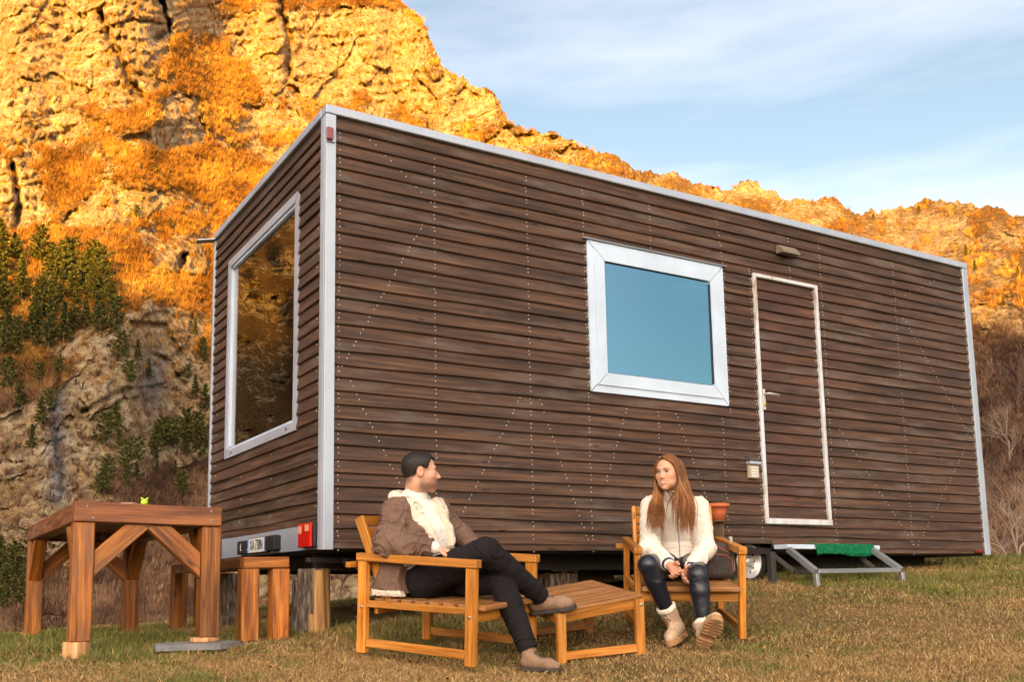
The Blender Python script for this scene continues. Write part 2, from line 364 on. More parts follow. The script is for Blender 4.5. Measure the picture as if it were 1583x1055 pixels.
def grassmat():
    mm = mat('grass_blades', (.2, .16, .06), .6, 0, .25); g = NG(mm); t = g.attr('tone'); h = g.attr('hgt')
    dry = g.ramp(t, [(0, (.15, .08, .028)), (.3, (.34, .20, .075)), (.62, (.56, .40, .18)), (.66, (.06, .085, .016)), (1, (.22, .22, .05))])
    g.col(dry); g.b.inputs['Subsurface Weight'].default_value = .0; return mm
def grass():
    n0 = 900000; d = 4.15+9.5*RNG.random(n0)**1.75; px = RNG.uniform(-60, 1660, n0)
    # positions on a view wedge, then true ground height
    X = CC[0]+CM[0][0]*(px-CX)/FPX*d-CM[2][0]*d; Y = CC[1]+CM[0][1]*(px-CX)/FPX*d-CM[2][1]*d
    dens = noise(X*1.1, Y*1.1, 0, 21)
    keep = ~((X > .15) & (X < 6.4) & (Y > .35) & (Y < 2.4))
    keep &= RNG.random(n0) < np.clip(.75+.5*dens, .3, 1)
    keep &= (Y < 4.5+.3*np.clip(X, 0, 20))
    X, Y, d = X[keep], Y[keep], d[keep]; n = len(X); Z = gz(X, Y)
    gpatch = .55*noise(X*.9, Y*.9, 0, 31)+.35*noise(X*2.6, Y*2.6, 0, 32)+.25*noise(X*8, Y*8, 0, 33)
    # greener close to the home and under the furniture, drier towards the viewer
    dist = sstep(-2.4, -.5, Y-.05*X); green = gpatch+.60*dist-.66-.42*sstep(.6, -.8, X)*sstep(.4, -.6, Y)
    long_ = sstep(-.55, .1, Y)*sstep(3.0, .5, Y)*.8+sstep(.25, .8, gpatch)*.5+sstep(3.5, 5, X)*.3
    isgreen_ = (green > -.1).astype(float); ln = (.012+.022*RNG.random(n)+.045*long_*RNG.random(n))*(1+.06*(d-4))
    clump = sstep(.45, .85, noise(X*3.1, Y*3.1, 0, 35)); ln *= 1+.9*clump*isgreen_; tall = RNG.random(n) < .005+.008*long_; ln[tall] *= 2.3
    an = RNG.uniform(0, 2*np.pi, n); lean = RNG.uniform(.25, 1.25, n); isg = green > RNG.uniform(-.45, .55, n)
    lean[~isg] += .35
    wd = (.0009+.0009*RNG.random(n))*(1+.16*(d-4.2)); dx, dy = np.cos(an), np.sin(an); qa = RNG.uniform(0, 2*np.pi, n); qx, qy = np.cos(qa), np.sin(qa)
    tone = np.where(isg, .67+.33*RNG.random(n), .62*RNG.random(n)**.8)
    V = np.zeros((n, 5, 3)); hz = ln*np.cos(np.clip(lean, 0, 1.45)); hr = ln*np.sin(lean)
    for k, (f, fr, wf) in enumerate(((0, 0, 1), (.6, .38, .8))):
        for j, s_ in enumerate((-1, 1)):
            V[:, k*2+j, 0] = X+dx*hr*fr+qx*wd*wf*s_; V[:, k*2+j, 1] = Y+dy*hr*fr+qy*wd*wf*s_; V[:, k*2+j, 2] = Z-.003*(k == 0)+hz*f
    V[:, 4, 0] = X+dx*hr; V[:, 4, 1] = Y+dy*hr; V[:, 4, 2] = Z+hz*.93
    b = np.arange(n)[:, None]*5
    F = np.concatenate([b+np.array([[0, 1, 3]]), b+np.array([[0, 3, 2]]), b+np.array([[2, 3, 4]])])
    o = npmesh('grass', V.reshape(-1, 3), F, [grassmat()], {'tone': np.repeat(tone, 5)})
    tag(o, 'short dry tan grass with greener tufts covering the meadow', 'grass', kind='stuff')
grass()
def leaves():
    n = 2600; X = np.r_[RNG.uniform(-2.2, 2.0, n//2), RNG.uniform(1.5, 7.5, n-n//2)]; Y = np.r_[RNG.uniform(-1.9, 2.2, n//2), RNG.uniform(-1.6, 1.2, n-n//2)]; Z = gz(X, Y)+RNG.uniform(.006, .022, n)
    s = RNG.uniform(.007, .017, n); a = RNG.uniform(0, 6.28, n); q = RNG.normal(0, .45, (n, 2)); u = np.stack([np.cos(a), np.sin(a), q[:, 0]], 1)*s[:, None]; v = np.stack([-np.sin(a), np.cos(a), q[:, 1]], 1)*(s*.55)[:, None]; C_ = np.c_[X, Y, Z]
    V = np.stack([C_-u, C_-u*.2+v, C_+u, C_-u*.2-v], 1).reshape(-1, 3); mm = mat('dead_leaf', (.2, .1, .05), .8, 0, .2); g = NG(mm); g.col(g.ramp(g.attr('tone'), [(0, (.09, .04, .018)), (.5, (.27, .12, .04)), (1, (.48, .28, .13))]))
    tag(npmesh('fallen_leaves', V, np.arange(n*4).reshape(-1, 4), [mm], {'tone': np.repeat(RNG.random(n), 4)}), 'small brown dead leaves scattered through the grass', 'leaves', kind='stuff')
leaves()
print('ground', round(time.time()-T0, 1))
# ------------------------------------------------------------------ mountains
HC = math.radians(29.945)
def dirs(px, py):
    px = np.asarray(px, float); py = np.asarray(py, float)
    x = (px-CX)/FPX; y = -(py-CY)/FPX
    d = np.stack([CM[0][k]*x+CM[1][k]*y-CM[2][k] for k in range(3)], -1)
    return np.arctan2(d[..., 0], d[..., 1]), d[..., 2]/np.hypot(d[..., 0], d[..., 1])
CREST = [(-700, 60), (-400, -260), (-200, -330), (0, -300), (200, -240), (400, -190), (520, -120), (600, -30), (622, 2), (642, 17), (660, 45), (672, 78), (683, 106), (720, 124), (745, 136), (765, 150),
         (785, 182), (820, 200), (850, 205), (900, 226), (950, 245), (985, 263), (1040, 268), (1060, 280), (1078, 287), (1120, 297), (1140, 286), (1160, 283), (1200, 296), (1220, 315),
         (1260, 315), (1290, 312), (1330, 327), (1355, 330), (1380, 322), (1400, 319), (1430, 312), (1475, 312), (1510, 331), (1540, 327), (1583, 335), (1750, 345), (2300, 300)]
cth, cT = dirs(*np.array(CREST).T)
keep_ = cth > math.radians(-24); cth, cT = cth[keep_], cT[keep_]
cth = np.r_[math.radians(-84), math.radians(-70), math.radians(-45), math.radians(-30), cth, math.radians(95), math.radians(115)]; cT = np.r_[.0, .10, .35, .52, cT, .25, .1]
BLOBS = [(95, 75, 150, 95, 1.1), (70, 150, 110, 40, .8), (225, 40, 50, 55, .8), (300, 30, 50, 40, .4), (405, 75, 38, 60, 1.), (470, 70, 40, 50, .4), (560, 60, 120, 60, .8), (600, 130, 60, 40, .7), (700, 150, 70, 40, .7),
         (820, 220, 80, 22, .4), (250, 210, 40, 16, .8), (290, 185, 34, 28, 1.), (80, 212, 62, 26, 1.), (240, 305, 85, 26, .8), (30, 300, 58, 60, 1.), (150, 338, 50, 16, .8), (280, 395, 60, 40, .8), (195, 262, 60, 26, .6), (425, 190, 42, 34, .9),
         (425, 250, 24, 18, 1.), (480, 130, 40, 25, .6), (185, 645, 115, 120, 1.6), (245, 520, 46, 56, 1.5), (140, 545, 60, 20, .5), (255, 640, 60, 50, 1.), (30, 720, 70, 80, 1.), (310, 660, 30, 40, .6), (50, 830, 120, 60, 1.0), (430, 925, 90, 45, .9), (320, 600, 30, 60, .5),
         (530, 920, 60, 60, .7), (1556, 500, 55, 28, 1.2), (1570, 420, 40, 30, .3), (1540, 370, 60, 18, .4), (1480, 340, 60, 12, .4), (1180, 300, 50, 14, .6),
         (330, 270, 130, 26, -.9), (170, 175, 70, 14, -.7), (350, 150, 40, 60, -.6), (70, 440, 150, 60, -1.2), (250, 440, 120, 30, -.7), (430, 215, 60, 10, -.5), (60, 590, 60, 50, -.9), (240, 750, 90, 40, -.9), (290, 560, 40, 30, -.4),
         (1545, 640, 100, 110, -2.), (1555, 800, 120, 120, -2.)]
CRACKS = [[(155, 20), (178, 75), (200, 125), (222, 150)], [(440, -40), (436, 20), (447, 60), (446, 115)], [(250, 0), (262, 50), (240, 60)], [(90, 560), (82, 640), (96, 760)], [(232, 548), (262, 560), (285, 600)], [(125, 640), (160, 620), (200, 600)],
          [(20, 255), (30, 320), (22, 360)], [(285, 395), (275, 425)], [(205, 500), (255, 505), (285, 560)]]
def facet(x, y, s):
    """Worley cells, each a tilted plane: (height, distance to the crack)"""
    xi = np.floor(x).astype(np.int64); yi = np.floor(y).astype(np.int64); z = np.zeros_like(xi)
    f1 = np.full(x.shape, 9.); f2 = np.full(x.shape, 9.); hh = np.zeros(x.shape)
    for a in (-1, 0, 1):
        for b in (-1, 0, 1):
            cx = xi+a; cy = yi+b; px = cx+_h(cx, cy, z, s); py = cy+_h(cx, cy, z, s+1); dx = x-px; dy = y-py; d = np.hypot(dx, dy)
            h = (_h(cx, cy, z, s+2)-.5)*1.1+dx*(_h(cx, cy, z, s+3)-.5)*1.8+dy*(_h(cx, cy, z, s+4)-.75)*1.8
            c = d < f1; f2 = np.where(c, f1, np.minimum(f2, d)); hh = np.where(c, h, hh); f1 = np.where(c, d, f1)
    return hh, f2-f1
def mountain():
    th = np.r_[np.linspace(math.radians(-84), math.radians(2), 260)[:-1], np.linspace(math.radians(2), math.radians(61.5), 1150), np.linspace(math.radians(61.5), math.radians(115), 60)[1:]]
    nu = 660; u = np.linspace(0, 1, nu)
    Tc = np.interp(th, cth, cT)
    TH, U = np.meshgrid(th, u)
    Tb = -.085
    ang = TH-HC
    jag = fbm(TH*60, 0, 0, 5, 50, .6)*.010+np.abs(fbm(TH*150, 3, 0, 3, 55))*.006
    T = Tb+(Tc[None, :]-Tb)*U+jag*U**3
    d = np.stack([np.sin(TH), np.cos(TH), T], -1)
    q = [d @ CM[k] for k in range(3)]; fw = np.maximum(-q[2], .25)
    PX = CX+FPX*q[0]/fw; PY = CY-FPX*q[1]/fw
    PX = np.clip(PX, -1500, 2600)
    wx = PX+26*fbm(PX/70, PY/70, 0, 4, 60); wy = PY+22*fbm(PX/70, PY/70, 5, 4, 61)
    rk = .5*fbm(PX/95, PY/60, 1, 5, 62)+.38*fbm(PX/28, PY/22, 2, 4, 63)-.10
    for (x, y, a, b, s) in BLOBS: rk = rk+s*.9*np.exp(-(((wx-x)/a)**2+((wy-y)/b)**2)**1.3)
    far = sstep(900, 1250, PX)
    lowf = .35*fbm(PX/170, PY/120, 1, 2, 62)-.05
    for (x, y, a, b, s) in BLOBS: lowf = lowf+s*.5*np.exp(-(((PX-x)/(a*1.3))**2+((PY-y)/(b*1.3))**2))
    rk = rk+.12*far*(PY < 470)-.9*far*(PY > 520)
    rock = sstep(.02, .20, rk)
    # distance: gentle ledges of scrub, steep faces of rock
    slope = 1.25-.75*sstep(-.15, .5, lowf)
    k1 = np.interp(TH, [math.radians(-90), math.radians(5), math.radians(30), math.radians(60)], [500, 520, 620, 560])
    k1 = k1+far*np.where(T > .26, 2300, 0)
    dT = np.diff(T, axis=0, prepend=T[:1])
    base = np.interp(TH, [math.radians(-90), math.radians(0), math.radians(22), math.radians(40), math.radians(61)], [90, 85, 80, 62, 62])
    R = base+np.cumsum(k1*slope*dT, axis=0)
    f = 1503.
    # relief: buttresses, then crags on rock and soft scrub mounds elsewhere
    lam = [190, 80, 34, 15, 7, 3.6]; amp_r = [.024, .013, .0070, .0040, .0024, .0014]; amp_b = [.028, .014, .006, .0032, .0020, .0014]
    D = 0
    for i, l_ in enumerate(lam):
        nx, ny = PX/l_+.35*fbm(PX/l_/2, PY/l_/2, 7, 2, 80+i), PY/(l_*1.1)
        v = noise(nx, ny, i*3.1, 90+i); v2 = noise(nx*1.3+9, ny*1.2, i*1.7, 190+i)
        D = D+(v*.7+v2*.4)*(amp_r[i]*rock)+v*(amp_b[i]*(1-rock))
    for i, (l_, am, crk) in enumerate(((75, .0085, .0035), (31, .0045, .0022), (13, .0022, .0012), (6, .0013, .0006))):
        qx = PX+l_*.5*fbm(PX/l_/1.3, PY/l_/1.3, 3, 3, 120+i); qy = (PY+l_*.5*fbm(PX/l_/1.3, PY/l_/1.3, 6, 3, 130+i))*.78+PX*.25
        hf, ed = facet(qx/l_, qy/l_, 140+i); D = D+rock*(am*hf+crk*(1-sstep(0, .16, ed)))*(1 if i < 3 else 1)
    # stepped horizontal strata in the cliffs
    st = PY/17+1.2*fbm(PX/60, PY/60, 3, 3, 70)+PX/160
    D = D+rock*.006*(np.abs((st % 1)-.5)*2)
    cr = np.zeros_like(D)
    for pl in CRACKS:
        for (x0, y0), (x1, y1) in zip(pl[:-1], pl[1:]):
            jx = PX+5*fbm(PX/11, PY/11, 2, 3, 77); ax, ay = x1-x0, y1-y0; t = np.clip(((jx-x0)*ax+(PY-y0)*ay)/(ax*ax+ay*ay), 0, 1)
            ds = np.hypot(jx-x0-t*ax, PY-y0-t*ay); cr = np.maximum(cr, np.exp(-(ds/4.5)**2))
    R = R*(1+D*.95+.035*cr*(1-.6*sstep(470, 520, PY)))
    X = CC[0]+R*np.sin(TH); Y = CC[1]+R*np.cos(TH); Z = CC[2]+R*T
    # back slope behind the crest
    rows = [(X, Y, Z)]
    for kk, (dr, dz) in enumerate(((30, -6), (140, -60), (500, -400))):
        rows.append((CC[0]+(R[-1:]+dr)*np.sin(TH[-1:]), CC[1]+(R[-1:]+dr)*np.cos(TH[-1:]), Z[-1:]+dz))
    XX = np.concatenate([r[0] for r in rows]); YY = np.concatenate([r[1] for r in rows]); ZZ = np.concatenate([r[2] for r in rows])
    rkk = np.concatenate([rk, np.repeat(rk[-1:], 3, 0)]); n, k = XX.shape
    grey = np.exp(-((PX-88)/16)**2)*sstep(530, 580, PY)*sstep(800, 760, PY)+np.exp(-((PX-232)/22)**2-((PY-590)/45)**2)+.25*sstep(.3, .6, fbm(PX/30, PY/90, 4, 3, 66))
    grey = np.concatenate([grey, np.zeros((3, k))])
    idx = np.arange(n*k).reshape(n, k); F = np.stack([idx[:-1, :-1], idx[1:, :-1], idx[1:, 1:], idx[:-1, 1:]], -1).reshape(-1, 4)[:, ::-1]
    mm = mat('mountain_rock', (.4, .3, .2), .95, 0, .05); g = NG(mm); o = g.obj(); a = g.attr('rock'); gy = g.attr('stain')
    n1 = g.noise(o, .45, 8, .68, (1, 1, .6)); n2 = g.noise(o, .12, 6, .6, (1, 1, .5)); n3 = g.noise(o, 1.5, 6, .7, (1, 1, .35))
    rc = g.ramp(n1, [(.28, (.12, .085, .06)), (.38, (.34, .25, .16)), (.50, (.57, .44, .27)), (.64, (.78, .64, .44))])
    n4 = g.noise(o, .35, 6, .65, (1, 1, .12)); rc = g.mix(g.ramp(n2, [(.36, (0, 0, 0)), (.58, (.75, .75, .75))]), rc, g.ramp(n1, [(.3, (.14, .075, .035)), (.7, (.64, .38, .13))])); rc = g.mix(g.ramp(n4, [(.50, (0, 0, 0)), (.66, (.5, .5, .5))]), rc, (.27, .17, .095))
    vo = g.n('ShaderNodeTexVoronoi', feature='DISTANCE_TO_EDGE', i_Scale=.22); wv = g.n('ShaderNodeVectorMath', operation='ADD'); g.link(o, wv.inputs[0]); nz = g.n('ShaderNodeTexNoise', i_Scale=.3, i_Detail=5.); g.link(o, nz.inputs['Vector'])
    sc3 = g.n('ShaderNodeVectorMath', operation='SCALE'); sc3.inputs['Scale'].default_value = 9; g.link(nz.outputs['Color'], sc3.inputs[0]); g.link(sc3.outputs[0], wv.inputs[1]); g.link(wv.outputs[0], vo.inputs['Vector'])
    rc = g.mix(g.ramp(vo.outputs['Distance'], [(.0, (.7, .7, .7)), (.05, (0, 0, 0))]), rc, (.10, .065, .045))
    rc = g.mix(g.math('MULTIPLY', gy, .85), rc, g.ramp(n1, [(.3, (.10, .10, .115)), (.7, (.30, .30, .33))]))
    br = g.ramp(n3, [(.32, (.05, .027, .012)), (.5, (.20, .105, .036)), (.68, (.38, .22, .08))])
    br = g.mix(g.ramp(n2, [(.4, (0, 0, 0)), (.6, (.5, .5, .5))]), br, (.12, .075, .025))
    thr = g.math('ADD', a, g.math('MULTIPLY', g.math('SUBTRACT', n1, .5), 1.5))
    thr = g.math('ADD', thr, g.math('MULTIPLY', g.math('SUBTRACT', n3, .5), 1.3))
    g.col(g.mix(g.ramp(thr, [(.04, (0, 0, 0)), (.22, (1, 1, 1))]), br, rc))
    g.bump(g.math('ADD', n1, g.math('MULTIPLY', n3, .6)), 1.0, 2.6)
    tag(npmesh('mountain_slope', np.c_[XX.ravel(), YY.ravel(), ZZ.ravel()], F, [mm], {'rock': rkk.ravel(), 'stain': grey.ravel()}, smooth=True), kind='structure')
    return th, T, X, Y, Z, PX, PY, rk
TH_, T_, MX, MY, MZ, MPX, MPY, MRK = mountain()
print('mountain', round(time.time()-T0, 1))
def slope_point(px, py):
    a, t = dirs(px, py); j = int(np.searchsorted(TH_, a)); j = min(max(j, 0), len(TH_)-1); i = int(np.searchsorted(T_[:, j], t)); i = min(max(i, 0), T_.shape[0]-1)
    return Vector((MX[i, j], MY[i, j], MZ[i, j]))
def opposite():
    """unseen mountain range added behind the viewer, shaped to keep the sun off the meadow"""
    th = np.radians(np.linspace(122, 270, 400)-0); u = np.linspace(0, 1, 40); TH, U = np.meshgrid(th, u)
    s = TH-SUN_AZ
    H = RIDGE_H*(1+.03*noise(TH*9, 0, 0, 5)+.012*noise(TH*45, 0, 0, 6)); H = H*(1-.35*sstep(.9, 1.6, np.abs(s)))
    R = 2500/np.maximum(np.cos(np.clip(s, -1.1, 1.1)), .45)-(1-U)*900; Z = -40+(H+40)*U**1.1+U*(1-U)*60*noise(TH*30, U*5, 0, 9)
    X = CC[0]+R*np.sin(TH); Y = CC[1]+R*np.cos(TH); X = np.concatenate([X, X[-1:]*1.2]); Y = np.concatenate([Y, Y[-1:]*1.2]); Z = np.concatenate([Z, Z[-1:]*0-200])
    n, k = X.shape; idx = np.arange(n*k).reshape(n, k); F = np.stack([idx[:-1, :-1], idx[:-1, 1:], idx[1:, 1:], idx[1:, :-1]], -1).reshape(-1, 4)
    mm = mat('sun_block_woods', (.09, .06, .04), .95, 0, .05); g = NG(mm); g.col(g.ramp(g.noise(g.obj(), .01, 6, .6), [(.3, (.05, .045, .025)), (.7, (.22, .16, .11))]))
    tag(npmesh('sun_block_range', np.c_[X.ravel(), Y.ravel(), Z.ravel()], F, [mm], smooth=True), kind='structure')
RIDGE_H = 283  # crest height set so the added range shadows the meadow
opposite()
def brush():
    """leafless scrub covering the slopes: countless small bushes, one object"""
    h, k = MX.shape
    n0 = 225000
    # sample evenly over the part of the slope one can see
    px = np.where(RNG.random(n0) < .75, RNG.uniform(-60, 760, n0), RNG.uniform(760, 1640, n0)); py = RNG.uniform(-20, 985, n0)
    a, t = dirs(px, py); j = np.clip(np.searchsorted(TH_, a), 1, k-2)
    tb = T_[0, j]; tt = T_[-1, j]; i = np.clip(((t-tb)/(tt-tb)*(h-1)), -1, h).astype(int)
    ok = (i > 1) & (i < h-1); i = np.clip(i, 0, h-1)
    roofy = np.interp(px, [335, 508, 1487, 1560], [362, 164, 408, 408]); ok &= ~((px > 620) & (px < 1440) & (py > roofy+60))
    rk = MRK[i, j]; nn = noise(px/14, py/12, 0, 40)
    ok &= (rk+.35*nn < .04) | (RNG.random(n0) < .03)
    far = px > 900; ok &= ~(far & (py < 470) & (RNG.random(n0) < .35))
    i, j, px, py = i[ok], j[ok], px[ok], py[ok]; n = len(i)
    P = np.c_[MX[i, j], MY[i, j], MZ[i, j]]; dist = np.hypot(P[:, 0]-CC[0], P[:, 1]-CC[1])
    size = (.6+1.3*RNG.random(n)**1.8)*(.55+dist/330.)*np.where((px > 1480) & (py > 500), 1.25, 1)
    K = 22
    an = RNG.uniform(0, 2*np.pi, (n, K)); el = np.abs(RNG.normal(.85, .4, (n, K))); el = np.clip(el, .1, 1.55); ln = size[:, None]*RNG.uniform(.55, 1.1, (n, K))
    dx = np.cos(an)*np.cos(el); dy = np.sin(an)*np.cos(el); dz = np.sin(el)
    st = size[:, None]*.28*RNG.random((n, K)); b0 = P[:, None, :]+np.stack([dx*st, dy*st, dz*st*.3-.15], -1)
    tip = P[:, None, :]+np.stack([dx*ln, dy*ln, dz*ln], -1)
    vx, vy = P[:, 0]-CC[0], P[:, 1]-CC[1]; vl = np.hypot(vx, vy); wd = size[:, None]*RNG.uniform(.020, .055, (n, K)); qa = RNG.uniform(0, 2*np.pi, (n, K))
    sx = np.cos(qa)*wd; sy = np.sin(qa)*wd; sz = wd*RNG.uniform(-.4, .4, (n, K))
    mid = (b0+tip)/2
    V = np.stack([b0, mid+np.stack([sx, sy, sz], -1), tip, mid-np.stack([sx, sy, sz], -1)], 2).reshape(-1, 3)
    F = np.arange(n*K*4).reshape(-1, 4)
    tone = np.clip(.5+.35*noise(px/40, py/30, 0, 44)+RNG.normal(0, .16, n), 0, 1); tone = np.repeat(tone, K*4)
    shade_grey = np.repeat(np.maximum(((px > 1400) & (py > 480))*.8, sstep(540, 640, py)*(px < 600)*.75), K*4)  # greyer lower scrub: partly other growth, partly shade put into the colour
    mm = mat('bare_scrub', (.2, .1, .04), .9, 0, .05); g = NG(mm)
    c = g.ramp(g.attr('tone'), [(0, (.07, .034, .012)), (.4, (.24, .108, .026)), (.7, (.40, .20, .045)), (1, (.56, .33, .08))]); g.col(g.mix(g.attr('shade_grey'), c, g.ramp(g.attr('tone'), [(.2, (.06, .038, .034)), (.9, (.19, .125, .105))])))
    tag(npmesh('scrub', V, F, [mm], {'tone': tone, 'shade_grey': shade_grey}), 'leafless reddish brown scrub covering the ledges of the mountain', 'scrub', kind='stuff')
brush()
def needle_tree(name, h, wdt, n, shape, seed):
    """trunk + crown of needle sprays; local coordinates, base at 0"""
    rg = np.random.default_rng(seed); tr = MB(); tr.tube([(0, 0, -.3*h/8), (.02*h, 0, h*.45), (0, .01*h, h*.95)], [h*.022, h*.015, h*.003], 6)
    V = []; T = []
    nb = 34 if shape == 'cone' else 26
    for b in range(nb):
        f = (b+.5)/nb; z0 = h*(.16+.82*f); a = b*2.4+rg.uniform(-.4, .4)
        rad = wdt*(1-f)**.8*rg.uniform(.6, 1.1) if shape == 'cone' else wdt*math.sqrt(max(0, 1-(2*f-.85)**2/1.5))*rg.uniform(.45, 1.1)
        rise = (-.12 if shape == 'cone' else .35)*rad
        for s in range(n//nb):
            t = rg.uniform(.15, 1); c = np.array([math.cos(a)*rad*t, math.sin(a)*rad*t, z0+rise*t*t]); c = c+rg.normal(0, .05*wdt, 3)
            e = rg.normal(0, 1, 3); e[2] = abs(e[2])*.4+(-.1 if shape == 'cone' else .5); e += np.array([math.cos(a), math.sin(a), 0])*.8; e /= np.linalg.norm(e)
            s_ = np.cross(e, rg.normal(0, 1, 3)); s_ /= np.linalg.norm(s_); l_ = h*rg.uniform(.045, .085); w_ = l_*.28
            V += [c-e*l_*.4, c+s_*w_, c+e*l_*.6, c-s_*w_]; T += [rg.random()]*4
    return tr, np.array(V), np.array(T)
def conifers():
    mm = mat('pine_needles', (.04, .07, .02), .8, 0, .15); g = NG(mm); g.col(g.ramp(g.attr('tone'), [(0, (.022, .030, .010)), (.6, (.078, .082, .020)), (1, (.19, .16, .04))]))
    protos = []
    for i, (w_, shp) in enumerate(((2.1, 'cone'), (2.6, 'round'), (1.8, 'cone'), (2.4, 'round'))):
        tr, V, T = needle_tree('pine', 8, w_*1.1, 1700, shp, 100+i)
        protos.append((tr, V, T))
    made = []
    def put(px, py, hpx, kind, label, group):
        p = slope_point(px, py); D = (p-Vector(CC.tolist())).length; hh = hpx/1503*D*1.02
        if kind not in [m_[0] for m_ in made]:
            tr, V, T = protos[kind]; root = empty('pine_tree', (0, 0, 0), None, None)
            t_ = tr.build('trunk', M['bark'], root); c_ = npmesh('crown', V, np.arange(len(V)).reshape(-1, 4), [mm], {'tone': T}, parent=root); made.append((kind, root, t_, c_))
        else:
            _, r0, t0, c0 = [m_ for m_ in made if m_[0] == kind][0]; root = r0.copy(); COL.objects.link(root)
            for ch in (t0, c0): q = ch.copy(); COL.objects.link(q); q.parent = root
        tag(root, label, 'pine tree', group); root.location = p-Vector((0, 0, .15)); root.scale = (hh/8,)*3; root.rotation_euler = (0, 0, random.uniform(0, 6.28))
    rg = np.random.default_rng(5)
    # dense grove on the left ledge
    for _ in range(74):
        x = rg.uniform(-10, 165); lo = 398+40*(x/165)**2; y = rg.uniform(lo, 565-x*.25); put(x, y, rg.uniform(34, 62), int(rg.integers(0, 4)), 'dark green pine in the dense grove on the sunlit ledge left of the trailer home', 'pines of the left grove')
    for (x, y, hp) in ((175, 520, 60), (186, 560, 44), (200, 600, 40), (212, 560, 34), (170, 480, 40), (228, 590, 34), (150, 470, 44), (62, 660, 44), (48, 700, 40), (75, 640, 36), (30, 640, 50), (10, 610, 50), (58, 600, 36), (90, 590, 34)):
        put(x, y, hp, int(rg.integers(0, 4)), 'small dark pine clinging to the shaded pale rock face', 'pines on the shaded rock face')
    for _ in range(26):
        x = rg.uniform(150, 325); y = rg.uniform(645, 775); y = max(y, 700-abs(x-250)*.4); put(x, y, rg.uniform(26, 52), int(rg.integers(0, 4)), 'low dark pine at the foot of the cliff above the timber table', 'pines at the cliff foot')
    for _ in range(22):
        x = rg.uniform(-10, 60); y = rg.uniform(885, 955); put(x, y, rg.uniform(36, 60), int(rg.integers(0, 4)), 'dark pine low on the slope at the left edge behind the table', 'pines behind the table')
    for (x, y, hp) in ((300, 620, 40), (312, 560, 36), (318, 700, 40), (290, 590, 26), (300, 520, 30), (316, 640, 44)):
        put(x, y, hp, int(rg.integers(0, 4)), 'single dark pine on the slope beside the end wall of the trailer home', 'pines beside the end wall')
    for (x, y, hp) in ((211, 340, 22), (258, 297, 18), (262, 357, 20), (240, 275, 16), (400, 160, 14), (640, 240, 14), (360, 235, 14)):
        put(x, y, hp, int(rg.integers(0, 4)), 'lone small pine high on the sunlit orange cliffs', 'lone pines on the sunlit cliffs')
    for (x, y, hp) in ((1493, 398, 18), (1507, 422, 18), (1573, 428, 14), (1420, 330, 12), (1350, 340, 10)):
        put(x, y, hp, 0, 'lone dark fir standing on the sunlit far ridge at the right', 'firs on the far ridge')
conifers()
def bare_tree(name, base, h, seed, mm, label, group=None, depth=6, wide=1.0, lw=.02):
    rg = random.Random(seed); root = empty(name, base, label, 'bare tree', group); tr = MB(); cr = MB(); base = Vector(base)
    def grow(p, d, l, r, lv):
        pts = [p]; q = p; dd = d
        for s in range(3):
            dd = (dd+Vector((rg.uniform(-.16, .16), rg.uniform(-.16, .16), rg.uniform(-.05, .12)))).normalized(); q = q+dd*(l/3); pts.append(q)
        (tr if lv < 1 else cr).tube(pts, [r, r*.85, r*.75, r*.62], 6 if lv < 2 else (4 if lv < 4 else 3), cap=False)
        if lv >= depth: return
        for c in range(3 if lv < 3 else 2+(rg.random() < .5)):
            ax = dd.orthogonal().normalized(); ax.rotate(Matrix.Rotation(rg.uniform(0, 6.28), 3, dd)); nd = dd.copy(); nd.rotate(Matrix.Rotation(rg.uniform(.3, .85)*wide, 3, ax)); nd.z += .12
            grow(pts[rg.choice((1, 2, 3)) if c else 3], nd.normalized(), l*rg.uniform(.62, .85), r*.6, lv+1)
    grow(base-Vector((0, 0, .3)), Vector((rg.uniform(-.15, .15), 0, 1)).normalized(), h*.3, h*lw, 0)
    tr.build('trunk', mm, root); cr.build('crown', mm, root)
bt = mat('pale_bare_bark', (.30, .22, .17), .9, 0, .1); bt2 = mat('dark_bare_bark', (.15, .10, .08), .9, 0, .1)
for i, (px, py, D, hh, mm_, lb) in enumerate(((1568, 880, 34, 4.6, bt, 'spreading bare pale tree at the right edge beyond the home'), (1538, 872, 44, 3.4, bt, 'smaller bare pale tree between the home and the spreading tree'),
        (1600, 874, 38, 4.6, bt, 'bare tree cut by the right edge of the view'), (1560, 716, 95, 6.0, bt, 'thin pale bare tree standing on the purple brown slope'), (1576, 640, 120, 6, bt2, 'dark bare tree higher on the shaded slope at the right edge'),
        (1530, 700, 110, 5, bt2, 'dark bare tree on the shaded slope just right of the corner post'), (1549, 800, 60, 4.5, bt2, 'brown bare tree on the lower slope behind the pale trees'))):
    b = W(px, py, D)
    if D < 50: b.z = min(b.z, gz(b.x, b.y)+.0) if D < 50 else b.z
    else:
        s = slope_point(px, py); hh = hh*((s-Vector(CC.tolist())).length/D); b = s
    bare_tree('bare_tree', b, hh, 40+i, mm_, lb, 'bare trees right of the home', 6, 1.0, .017)
print('plants', round(time.time()-T0, 1))

